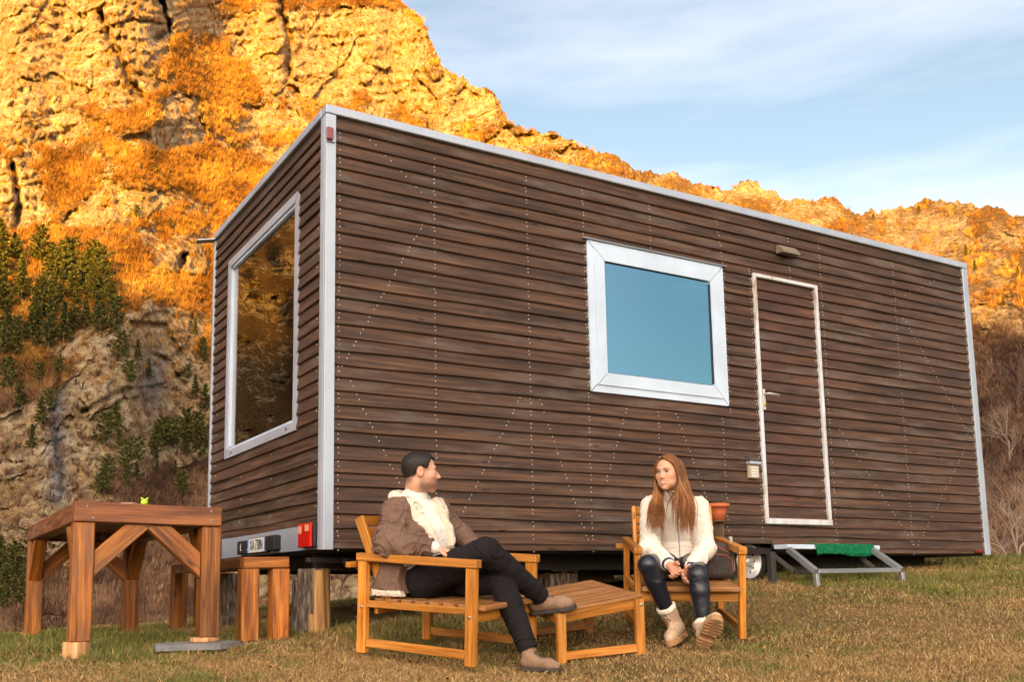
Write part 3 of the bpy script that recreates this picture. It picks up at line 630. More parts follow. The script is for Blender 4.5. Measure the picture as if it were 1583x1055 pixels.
# ------------------------------------------------------------------ the mobile home
LX, WY, ZB, ZT = 6.515, 2.55, .730, 3.522
HOME = empty('mobile_home', (LX/2, WY/2, .45), 'long dark brown clapboard mobile home on a trailer, edged in aluminium', 'mobile home')
PITCH = .0842; PX_, PZ = Vector((1, 0, 0)), Vector((0, 0, 1))
def boards(name, mats, run0, run1, zlo, zhi, openings, place, parent, screws=(), proud=.022, tone=0, label=None):
    """lap siding. place(u, out, z) -> world point. openings = [(u0,u1,z0,z1)]. screws = [(u,z)]"""
    mb = MB(); rg = random.Random(len(name)*7+int(run1*10)+tone); top = zhi; k = int(math.ceil((zhi-zlo)/PITCH-.02))
    for r in range(k):
        z1 = zhi-r*PITCH; z0 = max(zlo, z1-PITCH); segs = [(run0, run1)]; clips = []
        for (a, b, c, d) in openings:
            if z0 < d-.004 and z1 > c+.004:
                ns = []
                for (s0, s1) in segs:
                    if b <= s0 or a >= s1: ns.append((s0, s1)); continue
                    if a > s0: ns.append((s0, a))
                    if b < s1: ns.append((b, s1))
                segs = ns
                if z0+.006 < c < z1 and d > z1: clips.append((max(a, run0), min(b, run1), z0, c))
                if z0 < d < z1-.006 and c < z0: clips.append((max(a, run0), min(b, run1), d, z1))
        rr = rg.random()*60; warp = rg.random()*50; amp = .0022+.003*(rg.random() < .25)
        Z0, Z1 = z0, z1
        for (s0, s1, z0, z1) in [(q_[0], q_[1], Z0, Z1) for q_ in segs]+clips:
            if s1-s0 < .005: continue
            full = (z0, z1) == (Z0, Z1)
            n = max(1, int((s1-s0)/.16)); vs = []; gs = []; fs = []
            for i in range(n+1):
                u = s0+(s1-s0)*i/n; dz = amp*math.sin(u*1.9+warp)+amp*.7*math.sin(u*4.7+warp*2); do = .0015*math.sin(u*3.1+warp)
                tz_ = proud*.999-(proud-.004)*min(1, (z1-Z0)/PITCH); prof = ((tz_, z1+(.004 if full else -.001)), (proud-.002+do, z0+dz+.003), (proud+do, z0+dz-.001), (proud-.006+do, z0+dz-.007), (.000, z0+dz-.006))
                for q, (o_, z_) in enumerate(prof): vs.append(place(u, o_, z_)); gs.append((u+rr, (z_-z0)+rr*1.3, o_))
            m_ = len(prof)
            for i in range(n):
                for q in range(m_-1): fs.append((i*m_+q, i*m_+q+1, (i+1)*m_+q+1, (i+1)*m_+q))
            fs += [tuple(range(m_))[::-1], tuple(n*m_+q for q in range(m_))]
            mb._add(vs, fs, gs, 0)
    for (u, z) in screws:
        if any(a-.01 < u < b+.01 and c-.01 < z < d+.01 for (a, b, c, d) in openings): continue
        fr = ((zhi-z) % PITCH)/PITCH; o_ = .006+fr*(proud-.006)
        c = place(u, o_+.0015, z); out = (place(u, 1, z)-place(u, 0, z)).normalized(); mb.lathe(c-out*.002, out, [(.0038, 0), (.0036, .0020), (.002, .0030), (.0003, .0032)], 8, 1)
    o = mb.build(name, mats, parent, label); return o
rg = random.Random(3); scr = []
ZTOP = 3.462
def col_(x, z0, z1, jit=.004, skip=.04, x2=None):
    r = 0
    while True:
        zc = ZTOP-r*PITCH-.004; r += 1
        if zc < z0: break
        if zc > z1: continue
        t = (z1-zc)/max(z1-z0, .01); xx = x+(x2-x)*t if x2 is not None else x
        for dz in (-.016, -.046+.0):
            if rg.random() > skip:
                xd = (x2-x)*(-dz)/max(z1-z0, .01) if x2 is not None else 0
                scr.append((xx+xd+rg.uniform(-jit, jit), zc+dz+rg.uniform(-.003, .003)))
for x in (.072, .745, 1.478, 5.445, 6.452): col_(x, .76, 3.45)
col_(1.972, .76, 3.45); col_(2.60, 2.98, 3.45); col_(2.61, .76, 1.84); col_(3.28, 2.98, 3.45, x2=3.345); col_(3.26, .76, 1.84); col_(3.345, 1.84, 2.98); col_(3.63, .76, 3.05, .003); col_(4.10, 3.0, 3.45); col_(4.475, .76, 3.45)
col_(.225, 3.02, 3.40, x2=.72); col_(.70, 1.85, 2.93, x2=.10); col_(.10, 1.10, 1.85, x2=.50); col_(1.43, .80, 1.82, x2=.84); col_(1.53, .80, 1.82, x2=1.93)
col_(6.24, 3.0, 3.36, x2=5.42); col_(5.50, 1.78, 2.92, x2=6.42); col_(6.34, .80, 1.74, x2=5.52); col_(4.58, .80, 1.78, x2=5.46); col_(2.35, 1.2, 1.84, x2=2.1); col_(2.75, .8, 1.84, x2=3.2)
WINO = (1.987, 3.323, 1.854, 2.980); DOORO = (3.650, 4.409, .947, 2.987)
side = boards('side_wall', [M['siding'], M['screw']], .038, LX-.05, ZB, ZTOP, [WINO, DOORO, (3.28, 3.72, ZB-.1, .80), (3.22, 3.78, ZB-.1, .765)], lambda u, o, z: Vector((u, -o, z)), HOME, scr)
EWO = (.478, 2.126, 1.508, 3.162)
escr = []
for yy in (.13, 1.0, 1.7, 2.42):
    r = 0
    while ZTOP-r*PITCH > .95:
        if rg.random() < .6: escr.append((yy+rg.uniform(-.02, .02), ZTOP-r*PITCH-.03))
        r += 1
endw = boards('end_wall', [M['siding'], M['screw']], .07, WY-.01, .885, ZTOP, [(.478, 2.126, 1.508, 3.14)], lambda u, o, z: Vector((-o, u, z)), HOME, escr, tone=5)
boards('back_wall', [M['siding']], .02, LX-.02, ZB, ZTOP, [], lambda u, o, z: Vector((u, WY+o, z)), HOME, tone=2)
boards('far_end_wall', [M['siding']], .02, WY-.02, ZB, ZTOP, [], lambda u, o, z: Vector((LX+o, u, z)), HOME, tone=3)
# trim
mb = MB()
mb.box(-.03, LX+.02, -.034, .06, ZTOP+.002, ZT, .004); mb.box(-.031, .06, .06, WY+.03, ZTOP+.003, ZT-.001, .004); mb.box(LX-.06, LX+.021, .06, WY+.03, ZTOP+.003, ZT-.001, .004); mb.box(.06, LX-.06, WY-.05, WY+.031, ZTOP+.003, ZT-.001, .004)
mb.box(.055, LX-.055, .055, WY-.045, ZTOP+.01, ZT-.02, .004); mb.build('roof', M['alu'], HOME)
mb = MB(); mb.box(-.027, .040, -.029, -.0005, ZB-.012, ZTOP, .003); mb.box(-.0275, -.0005, -.0004, .066, ZB-.011, ZTOP-.0005, .003); mb.build('corner_post', M['alu'], HOME)
mb = MB(); mb.box(LX-.050, LX+.027, -.029, .04, ZB-.012, ZTOP, .003); mb.build('corner_post', M['alu'], HOME)
mb = MB(); mb.box(-.027, .02, WY-.01, WY+.029, ZB-.012, ZTOP, .003); mb.build('corner_post', M['alu'], HOME)
mb = MB(); mb.box(LX-.02, LX+.027, WY-.01, WY+.029, ZB-.012, ZTOP, .003); mb.build('corner_post', M['alu'], HOME)
# bumper panel + underside + chassis
mb = MB(); mb.box(-.019, -.001, .067, WY-.012, ZB-.004, .882, .003); mb.build('bumper', M['bumper'], HOME)
mb = MB(); mb.box(.01, LX-.01, .01, WY-.01, ZB-.02, ZB+.03, .002); mb.build('floor_pan', M['under'], HOME)
ch = MB(); ch.box(.1, 6.2, .42, .48, .60, ZB-.021, .003); ch.box(.1, 6.2, 2.05, 2.11, .60, ZB-.021, .003)
for x in (.3, 1.4, 2.6, 3.1, 4.2, 5.2, 6.0): ch.box(x, x+.05, .49, 2.04, .62, ZB-.022, .003)
for x in (3.53, 4.3): ch.tube([(x, .12, .60), (x, 2.4, .60)], .028, 8)
ch.beam((.2, .2, .66), (.75, .46, .60), .04, .03); ch.beam((-.02, .25, .665), (.5, .3, .665), .03, .05); ch.tube([(.25, .12, .62), (.28, .12, .58), (.36, .12, .57), (.4, .12, .62)], .008, 6)
ch.build('chassis', M['darksteel'], HOME)
dbl = MB(); dbl.beam((1.75, .55, .64), (2.5, .55, .64), .05, .05); dbl.build('chassis', M['steel'], HOME)
def wheel(x, y, z):
    t = MB(); c = Vector((x, y, z)); ax = Vector((0, 1, 0))
    t.lathe(c, ax, [(.127, -.075), (.15, -.078), (.19, -.074), (.206, -.055), (.21, -.02), (.21, .03), (.20, .07), (.15, .078), (.127, .075)], 40)
    T_ = empty('wheel', (x, y, z), None, None); attach(T_, HOME); t.build('tyre', M['rubber'], T_)
    r = MB(); r.lathe(c, ax, [(.130, -.074), (.134, -.080), (.128, -.082), (.118, -.074), (.108, -.04), (.096, -.034), (.086, -.040), (.062, -.056), (.045, -.050), (.030, -.052), (.028, -.075), (.022, -.080), (.001, -.081)], 40)
    for k in range(12):
        a = 2*math.pi*k/12; r.lathe(c+Vector((math.cos(a)*.098, -.0375, math.sin(a)*.098)), (0, -1, 0), [(.0085, 0), (.0085, .001), (.0001, .0012)], 10, 1)
    for k in range(4):
        a = 2*math.pi*(k+.5)/4; r.lathe(c+Vector((math.cos(a)*.048, -.052, math.sin(a)*.048)), (0, -1, 0), [(.008, 0), (.008, .012), (.0005, .014)], 6, 2)
    r.build('rim', [M['rim'], M['black'], M['steel']], T_)
for x in (3.53, 2.98): wheel(x, .13, .655); wheel(x, 2.42, .655)
# window
def framebox(mb, u0, u1, z0, z1, wl, place, o0, o1, m=0, bev=.003):
    """mitred frame of 4 members; place(u,o,z)"""
    for (A, B, C_, D_) in (((u0, z0), (u1, z0), (u1-wl, z0+wl), (u0+wl, z0+wl)), ((u1, z0), (u1, z1), (u1-wl, z1-wl), (u1-wl, z0+wl)), ((u1, z1), (u0, z1), (u0+wl, z1-wl), (u1-wl, z1-wl)), ((u0, z1), (u0, z0), (u0+wl, z0+wl), (u0+wl, z1-wl))):
        cxm = sum(p[0] for p in (A, B, C_, D_))/4; czm = sum(p[1] for p in (A, B, C_, D_))/4; g = .0005/wl
        q = [(p[0]+(cxm-p[0])*g, p[1]+(czm-p[1])*g) for p in (A, B, C_, D_)]
        fr = [place(p[0], o1, p[1]) for p in q]; inn = [place(p[0]+(cxm-p[0])*.02, o1+.0, p[1]) for p in q]
        bk = [place(p[0], o0, p[1]) for p in q]; vs = bk+fr
        fs = [(4, 5, 6, 7), (3, 2, 1, 0)]+[(i, (i+1) % 4, 4+(i+1) % 4, 4+i) for i in range(4)]; mb._add(vs, fs, [tuple(v) for v in vs], m)
pY = lambda u, o, z: Vector((u, -o, z)); pX = lambda u, o, z: Vector((-o, u, z))
WIN = empty('window', ((WINO[0]+WINO[1])/2, -.01, WINO[2]), None, None); attach(WIN, HOME)
mb = MB(); framebox(mb, *[WINO[0]+.002, WINO[1]-.002], WINO[2]+.002, WINO[3]-.002, .062, pY, -.03, .0265); mb.build('frame', M['pvc'], WIN)
mb = MB(); framebox(mb, WINO[0]+.055, WINO[1]-.058, WINO[2]+.055, WINO[3]-.050, .092, pY, -.02, .036); mb.build('sash', M['pvc'], WIN)
mb = MB(); framebox(mb, WINO[0]+.140, WINO[1]-.143, WINO[2]+.140, WINO[3]-.135, .011, pY, .0, .030); mb.build('gasket', M['black'], WIN)
mb = MB(); mb.box(WINO[0]+.148, WINO[1]-.151, -.018, -.012, WINO[2]+.148, WINO[3]-.143, .001); mb.build('pane', M['glass_blue'], WIN)
mb = MB(); mb.box(WINO[0]-.04, WINO[1]+.03, -.040, -.002, WINO[3]+.001, WINO[3]+.012, .002); mb.build('drip_rail', M['steel'], WIN)
# end window
EW = empty('picture_window', (-.01, 1.3, EWO[2]), None, None); attach(EW, HOME)
mb = MB(); framebox(mb, EWO[0]+.002, EWO[1]-.002, EWO[2]+.002, 3.138, .060, pX, -.06, .0245)
for yy in (.66, 1.93): mb.lathe((-.0247, yy, 1.541), (-1, 0, 0), [(.011, 0), (.010, .003), (.0005, .004)], 12, 1)
mb.build('frame', [M['frame'], M['black']], EW)
mb = MB(); framebox(mb, EWO[0]+.061, EWO[1]-.061, EWO[2]+.061, 3.079, .022, pX, -.05, .012); mb.build('sash', M['pvc'], EW)
mb = MB(); mb.box(.008, .014, EWO[0]+.084, EWO[1]-.084, EWO[2]+.084, 3.056, .001); mb.build('pane', M['glass_clear'], EW)
cm_ = dull('ochre_curtain', (.55, .36, .12), .8, 8, .1); c2_ = dull('green_curtain', (.16, .20, .12), .8, 8, .1)
def curtain(y0, y1, z0, z1, x, mm_):
    n = 60; vs = []; fs = []
    for i in range(n+1):
        y = y0+(y1-y0)*i/n; xx = x+.018*math.sin(i*1.05)+.006*math.sin(i*2.3)
        vs += [(xx, y, z0), (xx, y, z1)]
    for i in range(n): fs.append((2*i, 2*i+2, 2*i+3, 2*i+1))
    q = MB(); q._add(vs, fs, [v for v in vs], 0, True); o_ = q.build('curtain', mm_, EW); md = o_.modifiers.new('s', 'SOLIDIFY'); md.thickness = .004
curtain(1.72, 2.02, 1.60, 3.05, .07, cm_); curtain(1.94, 2.04, 1.60, 3.04, .045, c2_)
# room inside
rm = MB(); rm.box(.16, 6.3, .10, .13, .83, 3.36, .002); rm.box(.16, 6.3, 2.42, 2.45, .83, 3.36, .002); rm.box(.16, 6.3, .14, 2.41, .80, .83, .002); rm.box(2.7, 2.73, .14, 2.41, .83, 3.3, .002); rm.box(.16, 6.3, .10, 2.45, 3.37, 3.40, .002)
rm.build('room_lining', wood('room_boards', (.25, .12, .03), (.42, .23, .07), (.55, .34, .12), .5), HOME)
rm = MB(); rm.box(1.3, 2.0, 1.9, 2.38, .84, 1.75, .01); rm.box(1.2, 2.6, 1.95, 2.41, 2.35, 2.42, .004); rm.box(1.5, 1.9, 1.9, 2.0, 2.0, 2.33, .004); rm.build('cabinet', M['darkwood'], HOME)
# door
DR = empty('door', (4.03, -.01, .95), None, None); attach(DR, HOME)
mb = MB(); x0, x1, z0, z1 = DOORO; x0 += .002; x1 -= .002; z1 -= .002; wl = .034
for (a, b, c, d) in ((x0, x0+wl, z0+.046, z1), (x1-wl, x1, z0+.046, z1), (x0+wl+.001, x1-wl-.001, z1-.03, z1)): mb.box(a, b, -.034, .0, c, d, .004)
mb.box(x0, x1, -.040, .0, z0, z0+.045, .004)
mb.box(x1+.001, x1+.008, -.03, -.01, z0+.05, z1-.5, .001, 1)
dm = mat('weathered_white_trim', (.6, .6, .58), .5); g = NG(dm); n_ = g.noise(g.obj(), 14, 6, .65, (1, 1, .25)); g.col(g.ramp(n_, [(.30, (.30, .20, .12)), (.40, (.50, .48, .46)), (.55, (.58, .63, .70))]))
mb.build('frame', [dm, M['black']], DR)
boards('door_leaf', [M['door_boards'], M['screw']], x0+wl+.004, x1-wl-.004, z0+.05, z1-.034, [], lambda u, o, z: Vector((u, -o+.004, z)), DR,
       [(x, z1-.034-PITCH*r-.03) for r in range(24) for x in (x0+wl+.02, x1-wl-.02)], proud=.022, tone=9)
mb = MB(); mb.box(x0+.05, x0+.075, -.024, -.015, 1.86, 2.03, .004); mb.tube([(x0+.062, -.02, 1.985), (x0+.062, -.065, 1.985), (x0+.075, -.072, 1.985), (x0+.185, -.070, 1.982)], [.009, .009, .009, .007], 10)
mb.lathe((x0+.062, -.024, 1.90), (0, -1, 0), [(.012, 0), (.012, .008), (.0005, .009)], 12, 1); mb.build('handle', [M['rim'], mat('brass', (.6, .35, .1), .3, .8)], DR)
# lamps, keypad, plate
p0, p1 = onY(1196, 381, 0), onY(1223, 401, 0)
mb = MB(); mb.prism([(p0.x, -.02, p1.z+.012), (p0.x, -.02, p0.z), (p0.x, -.05, p0.z), (p0.x, -.10, p1.z+.02), (p0.x, -.10, p1.z+.004)], (p1.x-p0.x, 0, 0)); mb.build('wall_light', M['greybox'], HOME)
KP = empty('keypad', (3.535, -.02, 1.30), None, None); attach(KP, HOME)
mb = MB(); mb.box(3.488, 3.590, -.045, -.012, 1.300, 1.405, .004); mb.build('housing', M['beige'], KP)
mb = MB()
for i in range(4):
    for j in range(4): mb.box(3.506+j*.019, 3.518+j*.019, -.048, -.0452, 1.312+i*.021, 1.325+i*.021, .001)
mb.build('buttons', M['white'], KP); mb = MB(); mb.box(3.482, 3.596, -.062, -.012, 1.408, 1.432, .003); mb.build('hood', M['alu'], KP)
ML = empty('marker_light', (0, -.03, 3.3), None, None); attach(ML, HOME)
mb = MB(); mb.box(-.028, .028, -.040, -.0295, 3.270, 3.365, .003); mb.build('base', M['alu'], ML); mb = MB(); mb.box(-.034, .010, -.062, -.041, 3.277, 3.358, .008); mb.build('lens', M['darkred'], ML)
mb = MB(); mb.box(6.30, 6.42, -.045, -.024, ZB+.008, ZB+.030, .004); mb.build('side_reflector', M['darkred'], HOME)
TL = empty('tail_light', (-.03, .34, .75), None, None); attach(TL, HOME)
mb = MB(); mb.box(-.048, -.0195, .070, .280, .738, .880, .008); mb.build('housing', M['black'], TL)
mb = MB(); mb.box(-.068, -.0485, .085, .292, .740, .886, .010); mb.box(-.0705, -.0683, .225, .282, .825, .872, .001, 1); mb.box(-.0705, -.0683, .10, .165, .835, .875, .001, 1); mb.build('lens', [M['red'], M['amber']], TL)
TL2 = empty('tail_light', (-.03, 2.3, .75), None, None); attach(TL2, HOME); mb = MB(); mb.box(-.075, -.020, 2.15, 2.34, .742, .888, .008); mb.build('housing', M['black'], TL2)
PL = empty('number_plate', (-.03, 1.33, .75), None, None); attach(PL, HOME)
mb = MB(); mb.box(-.045, -.0195, .95, 1.40, .737, .848, .003); mb.build('backing', M['black'], PL); mb = MB(); mb.box(-.052, -.0455, .966, 1.386, .744, .842, .003); mb.box(-.0535, -.0522, 1.350, 1.384, .746, .840, .0005, 1); mb.box(-.0535, -.0522, .968, .990, .746, .840, .0005, 1); mb.build('plate', [M['plate'], M['blue']], PL)
def lettering(txt, size, mtx, mm_, parent, name='lettering', sx=1.0, ext=.0008):
    cu = bpy.data.curves.new(name, 'FONT'); cu.body = txt; cu.size = size; cu.extrude = ext; cu.align_x = 'CENTER'; cu.align_y = 'CENTER'
    tmp = bpy.data.objects.new(name, cu); COL.objects.link(tmp); bpy.context.view_layer.update()
    me = bpy.data.meshes.new_from_object(tmp.evaluated_get(bpy.context.evaluated_depsgraph_get())); bpy.data.objects.remove(tmp)
    me.transform(mtx @ Matrix.Diagonal((sx, 1, 1, 1))); me.materials.clear(); me.materials.append(mm_); o_ = bpy.data.objects.new(name, me); COL.objects.link(o_); attach(o_, parent); return o_
def face_x(y, z, x): return Matrix.Translation((x, y, z)) @ Matrix(((0, 0, -1, 0), (-1, 0, 0, 0), (0, 1, 0, 0), (0, 0, 0, 1)))
lettering('XA 738N', .104, face_x(1.170, .793, -.0535), M['ink'], PL, sx=.70, ext=.001)
lettering('I', .035, face_x(1.367, .765, -.0545), M['white'], PL, 'country_letter')
mb = MB(); mb.box(-.058, -.0195, 1.415, 1.61, .740, .838, .006); pl_ = mb.build('plate_lamp', M['black'], HOME); lettering('L', .07, face_x(1.515, .788, -.0585), M['white'], pl_, 'lamp_mark', 1, .0008)
mb = MB(); mb.box(-.070, -.0195, .745, .925, .745, .845, .006); mb.build('plate_lamp', M['black'], HOME)
# small awning bracket at the rear corner
mb = MB(); mb.beam((-.02, 2.56, 3.462), (-.17, 2.60, 3.44), .012, .09); mb.build('awning_bracket', M['steel'], HOME)
print('home', round(time.time()-T0, 1))
# ------------------------------------------------------------------ folding steps
ST = empty('folding_steps', (4.2, -.3, .42), 'galvanised folding entrance steps with an empty lower tread below the door', 'steps')
A, B = Vector((3.72, -.10, .765)), Vector((4.80, -.10, .765)); FA, FB = onY(1261, 884, -.42), onY(1393, 882, -.42)
gA, gB = gz(FA.x, FA.y), gz(FB.x, FB.y)
mb = MB(); mb.beam(A, B, .035, .14); mb.build('upper_tread', M['pvc'], ST)
tl, tr = onY(1219, 850, -.19), onY(1349, 851, -.19)
for (a, b) in ((tl, FA), (tr, FB)):
    mb = MB(); mb.beam(a, b, .045, .045); mb.build('stringer', M['steel'], ST)
mb = MB(); mb.beam(FA+Vector((.02, 0, 0)), FB-Vector((.02, 0, 0)), .034, .034); mb.build('lower_tread', M['steel'], ST)
for (a, g_) in ((FA, gA), (FB, gB)):
    mb = MB(); mb.beam(a+Vector((0, -.0, -.018)), (a.x+.0, a.y-.01, g_-.02), .034, .034, (1, 0, 0)); mb.build('leg', M['steel'], ST)
sl, slb = onY(1190, 850, -.16), None; gs_ = gz(sl.x, sl.y)
mb = MB(); mb.beam(sl+Vector((.01, 0, -.02)), (sl.x+.01, sl.y, gs_-.03), .05, .05, (1, 0, 0)); mb.build('leg', M['darksteel'], ST)
for (a, b) in ((onY(1196, 860, -.12), onY(1228, 884, -.25)), (onY(1325, 858, -.10), onY(1352, 880, -.22))):
    mb = MB(); mb.beam(a, b, .035, .03); mb.build('brace', M['darksteel'], ST)
mb = MB(); mb.beam(onY(1228, 886, -.25), onY(1352, 881, -.22), .03, .03); mb.build('brace', M['darksteel'], ST)
# a green mat over the upper tread
m0, m1 = 4.02, 4.70; vs = []; fs = []; n = 40; prof = [(-.02, .786), (-.10, .789), (-.172, .787), (-.183, .780), (-.186, .762), (-.188, .72), (-.190, .700)]
MT = []
for i in range(n+1):
    x = m0+(m1-m0)*i/n
    for k, (y, z) in enumerate(prof): vs.append((x+.004*math.sin(k*2.1), y+.003*math.sin(i*.7+k), z+.002*math.sin(i*.5+k)+(.012*math.sin(i*.16) if k == 6 else 0)))
for i in range(n):
    for k in range(len(prof)-1): fs.append((i*7+k, (i+1)*7+k, (i+1)*7+k+1, i*7+k+1))
mb = MB(); mb._add(vs, [f[::-1] for f in fs], vs, 0, True); o = mb.build('door_mat', M['mat']); md = o.modifiers.new('t', 'SOLIDIFY'); md.thickness = .010; md.offset = 0
tag(o, 'green plastic grass mat draped over the upper tread of the entrance steps', 'mat')

# ------------------------------------------------------------------ timber table, bench, blocks
def ground_at(p): return gz(p.x, p.y)
TB = empty('timber_table', (-1.0, .9, .2), 'heavy stained timber table with knee braced square legs', 'table')
ty0, ty1 = -.06, 2.12; tx0, tx1 = -1.42, -.655; TZ = .955; BZ = .845
def tz(x, y): return TZ-.018*(x-tx0)
mb = MB()
for (a, b) in (((tx0, ty0), (tx1, ty0)), ((tx0, ty1), (tx1, ty1))):
    mb = MB(); mb.beam((a[0], a[1], tz(*a)-.052), (b[0], b[1], tz(*b)-.052), .104, .105, ch=.005); mb.build('apron', M['beam'], TB)
for x in (tx0+.05, tx1-.05): mb = MB(); mb.beam((x, ty0+.055, tz(x, 0)-.053), (x, ty1-.055, tz(x, 0)-.053), .102, .10, ch=.005); mb.build('apron', M['beam'], TB)
mb = MB()
for k in range(5):
    x = tx0+.105+.13*k+.012; mb.beam((x+.055, ty0+.055, tz(x, 0)-.022), (x+.055, ty1-.055, tz(x, 0)-.022), .03, .122, ch=.004)
mb.build('tabletop', M['beam'], TB)
def leg_(x, y, zb, b=.105, t=TZ-.106):
    q = MB(); q.beam((x, y, zb), (x+(.0), y, tz(x, y)-.106), b, b, (0, 1, 0), ch=.005); q.build('leg', M['timber'], TB)
zbl = gz(tx0+.05, ty0)
leg_(tx0+.052, ty0+.01, .235); leg_(tx1-.052, ty0+.01, .235); leg_(tx0+.055, ty1-.02, gz(tx0, ty1)-.03); leg_(tx1-.055, ty1-.02, gz(tx1, ty1)-.03)
def brace(pts, axis, c0, c1):
    """knee brace: polygon in (x or y, z), extruded across"""
    q = MB(); P3 = [Vector((p[0], c0, p[1])) if axis == 0 else Vector((c0, p[0], p[1])) for p in pts]; d_ = (0, c1-c0, 0) if axis == 0 else (c1-c0, 0, 0)
    if axis == 0: P3 = P3[::-1]; 
    q.prism(P3, d_, 0, (P3[2]-P3[1])[:] if False else tuple((P3[0]+P3[1]-P3[2]-P3[3])[:])); bm_ = q.build('knee_brace', M['timber'], TB); bv = bm_.modifiers.new('b', 'BEVEL'); bv.width = .004; bv.segments = 1; return bm_
BT = .842; LI, RI = tx0+.106, tx1-.106
for (yy0, yy1) in ((ty0-.030, ty0+.055), (ty1-.065, ty1+.02)):
    brace([(LI, .565), (LI, .700), (LI+.155, BT), (LI+.295, BT)], 0, yy0, yy1); brace([(RI, .555), (RI, .690), (RI-.165, BT-.004), (RI-.305, BT-.004)], 0, yy0, yy1)
for x in (tx0+.012, tx1-.09):
    brace([(ty0+.064, .565), (ty0+.064, .70), (ty0+.22, BT), (ty0+.35, BT)], 1, x, x+.08); brace([(ty1-.075, .565), (ty1-.075, .70), (ty1-.23, BT), (ty1-.36, BT)], 1, x, x+.08)
for (x, z) in ((tx0+.06, .93), (tx0+.09, .87), (tx1-.06, .92), (tx1-.06, .87)): mb = MB(); mb.lathe((x, ty0-.053, z), (0, -1, 0), [(.006, 0), (.005, .002), (.0003, .003)], 8); mb.build('screw', M['steel'], TB)
def wobble(s): return lambda a, h: .06*math.sin(a*2+s)+.03*math.sin(a*5+s*2)
mb = MB(); bx_ = tx0+.045; by = ty0+.012; mb.lathe((bx_, by, gz(bx_, by)-.03), (0, 0, 1), [(.072, 0), (.071, .05), (.070, .235-gz(bx_, by)+.028), (.066, .235-gz(bx_, by)+.0295), (.001, .235-gz(bx_, by)+.0296)], 14, 0, True, wobble(1))
tag(mb.build('wood_block', M['raw']), 'pale round wood block under the front left leg of the timber table', 'block')
mb = MB(); cx_, cy_ = tx1-.052, ty0+.012; mb.lathe((cx_-.01, cy_, .209), (0, 0, 1), [(.001, 0), (.078, .0005), (.080, .004), (.078, .0245), (.001, .0255)], 20, 0, True, wobble(2))
tag(mb.build('wood_slice', M['raw']), 'thin wood slice under the front right leg of the timber table', 'block')
sp = [(cx_-.30, cy_-.13), (cx_+.02, cy_-.20), (cx_+.17, cy_-.07), (cx_+.16, cy_+.13), (cx_-.05, cy_+.17), (cx_-.27, cy_+.05)]
mb = MB(); mb.prism([(x, y, .175+.0) for x, y in sp], (0, 0, .033)); tag(mb.build('stone_slab', M['stone']), 'flat grey stone slab beneath the wood slice and table leg', 'slab')
# frog figurine and dish
fp = Vector((-1.06, ty0+.02, tz(-1.06, 0)+.0005)); FR = empty('frog_figurine', fp, 'small lime green frog figurine on the timber table', 'figurine')
mb = MB(); mb.lathe(fp, (0, 0, 1), [(.001, 0), (.016, .001), (.020, .012), (.018, .024), (.012, .032), (.001, .036)], 16); mb.build('body', M['lime'], FR)
for s_ in (-1, 1):
    mb = MB(); mb.lathe(fp+Vector((s_*.010, -.003, .028)), (s_*.4, 0, 1), [(.001, 0), (.007, .004), (.007, .011), (.001, .016)], 10); mb.build('eye', M['lime'], FR)
mb = MB(); mb.lathe((-1.13, ty0+.06, tz(-1.13, 0)+.0005), (0, 0, 1), [(.001, 0), (.04, .001), (.052, .010), (.048, .011), (.035, .004), (.001, .004)], 24); tag(mb.build('dish', M['dish']), 'flat pinkish dish beside the lime frog on the table', 'dish')
# bench of posts
BN = empty('timber_bench', (-.36, .9, .25), 'stained timber bench on square posts between the table and the home', 'bench')
b0x, b1x, by0, by1, bz = -.495, -.225, .02, 1.75, .672
for y_ in (by0, by1): mb = MB(); mb.beam((b0x, y_, bz-.032), (b1x, y_, bz-.028), .064, .06, ch=.004); mb.build('rail', M['timber'], BN)
mb = MB()
for x in (b0x+.035, (b0x+b1x)/2, b1x-.035): mb.beam((x, by0+.031, bz-.032), (x, by1-.031, bz-.032), .062, .075, ch=.004)
mb.build('seat', M['beam'], BN)
for (x, y) in ((b0x+.04, by0+.01), (b1x-.05, by0+.012), (b0x+.05, by1-.03), (b1x-.05, by1-.03)):
    q = MB(); q.beam((x, y, max(gz(x, y)-.02, .2)), (x, y, bz-.066), .10, .10, (0, 1, 0), ch=.004); q.build('leg', M['timber'], BN)
mb = MB(); mb.prism([(b0x-.05, by0-.06, gz(b0x, by0)-.012), (b0x+.1, by0-.1, gz(b0x, by0)-.012), (b0x+.17, by0+.03, gz(b0x, by0)-.012), (b0x+.02, by0+.1, gz(b0x, by0)-.012)], (0, 0, .02)); tag(mb.build('stone_slab', M['stone']), 'small grey stone slab under the front left post of the bench', 'slab')
# log supports under the home
def log_(x, y, z0, z1, r, mats, label, seed, name='log_stump', split=False):
    q = MB(); rr = random.Random(seed); ph = rr.random()*6
    wb = lambda a, h: .08*math.sin(a*2+ph)+.05*math.sin(a*5+ph)+.03*math.sin(a*9+ph*3)+.018*math.sin(a*13+ph*2+h*9)
    q.lathe((x, y, z0), (0, 0, 1), [(r*1.05, 0), (r*1.0, (z1-z0)*.35), (r*.98, (z1-z0)*.7), (r*.97, (z1-z0)-.01), (r*.94, z1-z0)], 56, 0, True, wb)
    q.lathe((x, y, z1), (0, 0, 1), [(r*.94, 0), (r*.5, .001), (.001, .0015)], 56, 1, True, wb)
    return tag(q.build(name, mats), label, 'log')
sw = wood('split_wood', (.22, .10, .04), (.50, .28, .11), (.72, .48, .2), .75, .7, .8, .3)
p = onY(484, 930, .34); lg = log_(p.x, .34, gz(p.x, .34)-.03, .612, .112, [sw, M['raw'], M['bark']], 'upright half barked split log under the near corner of the home beside the bench', 1)
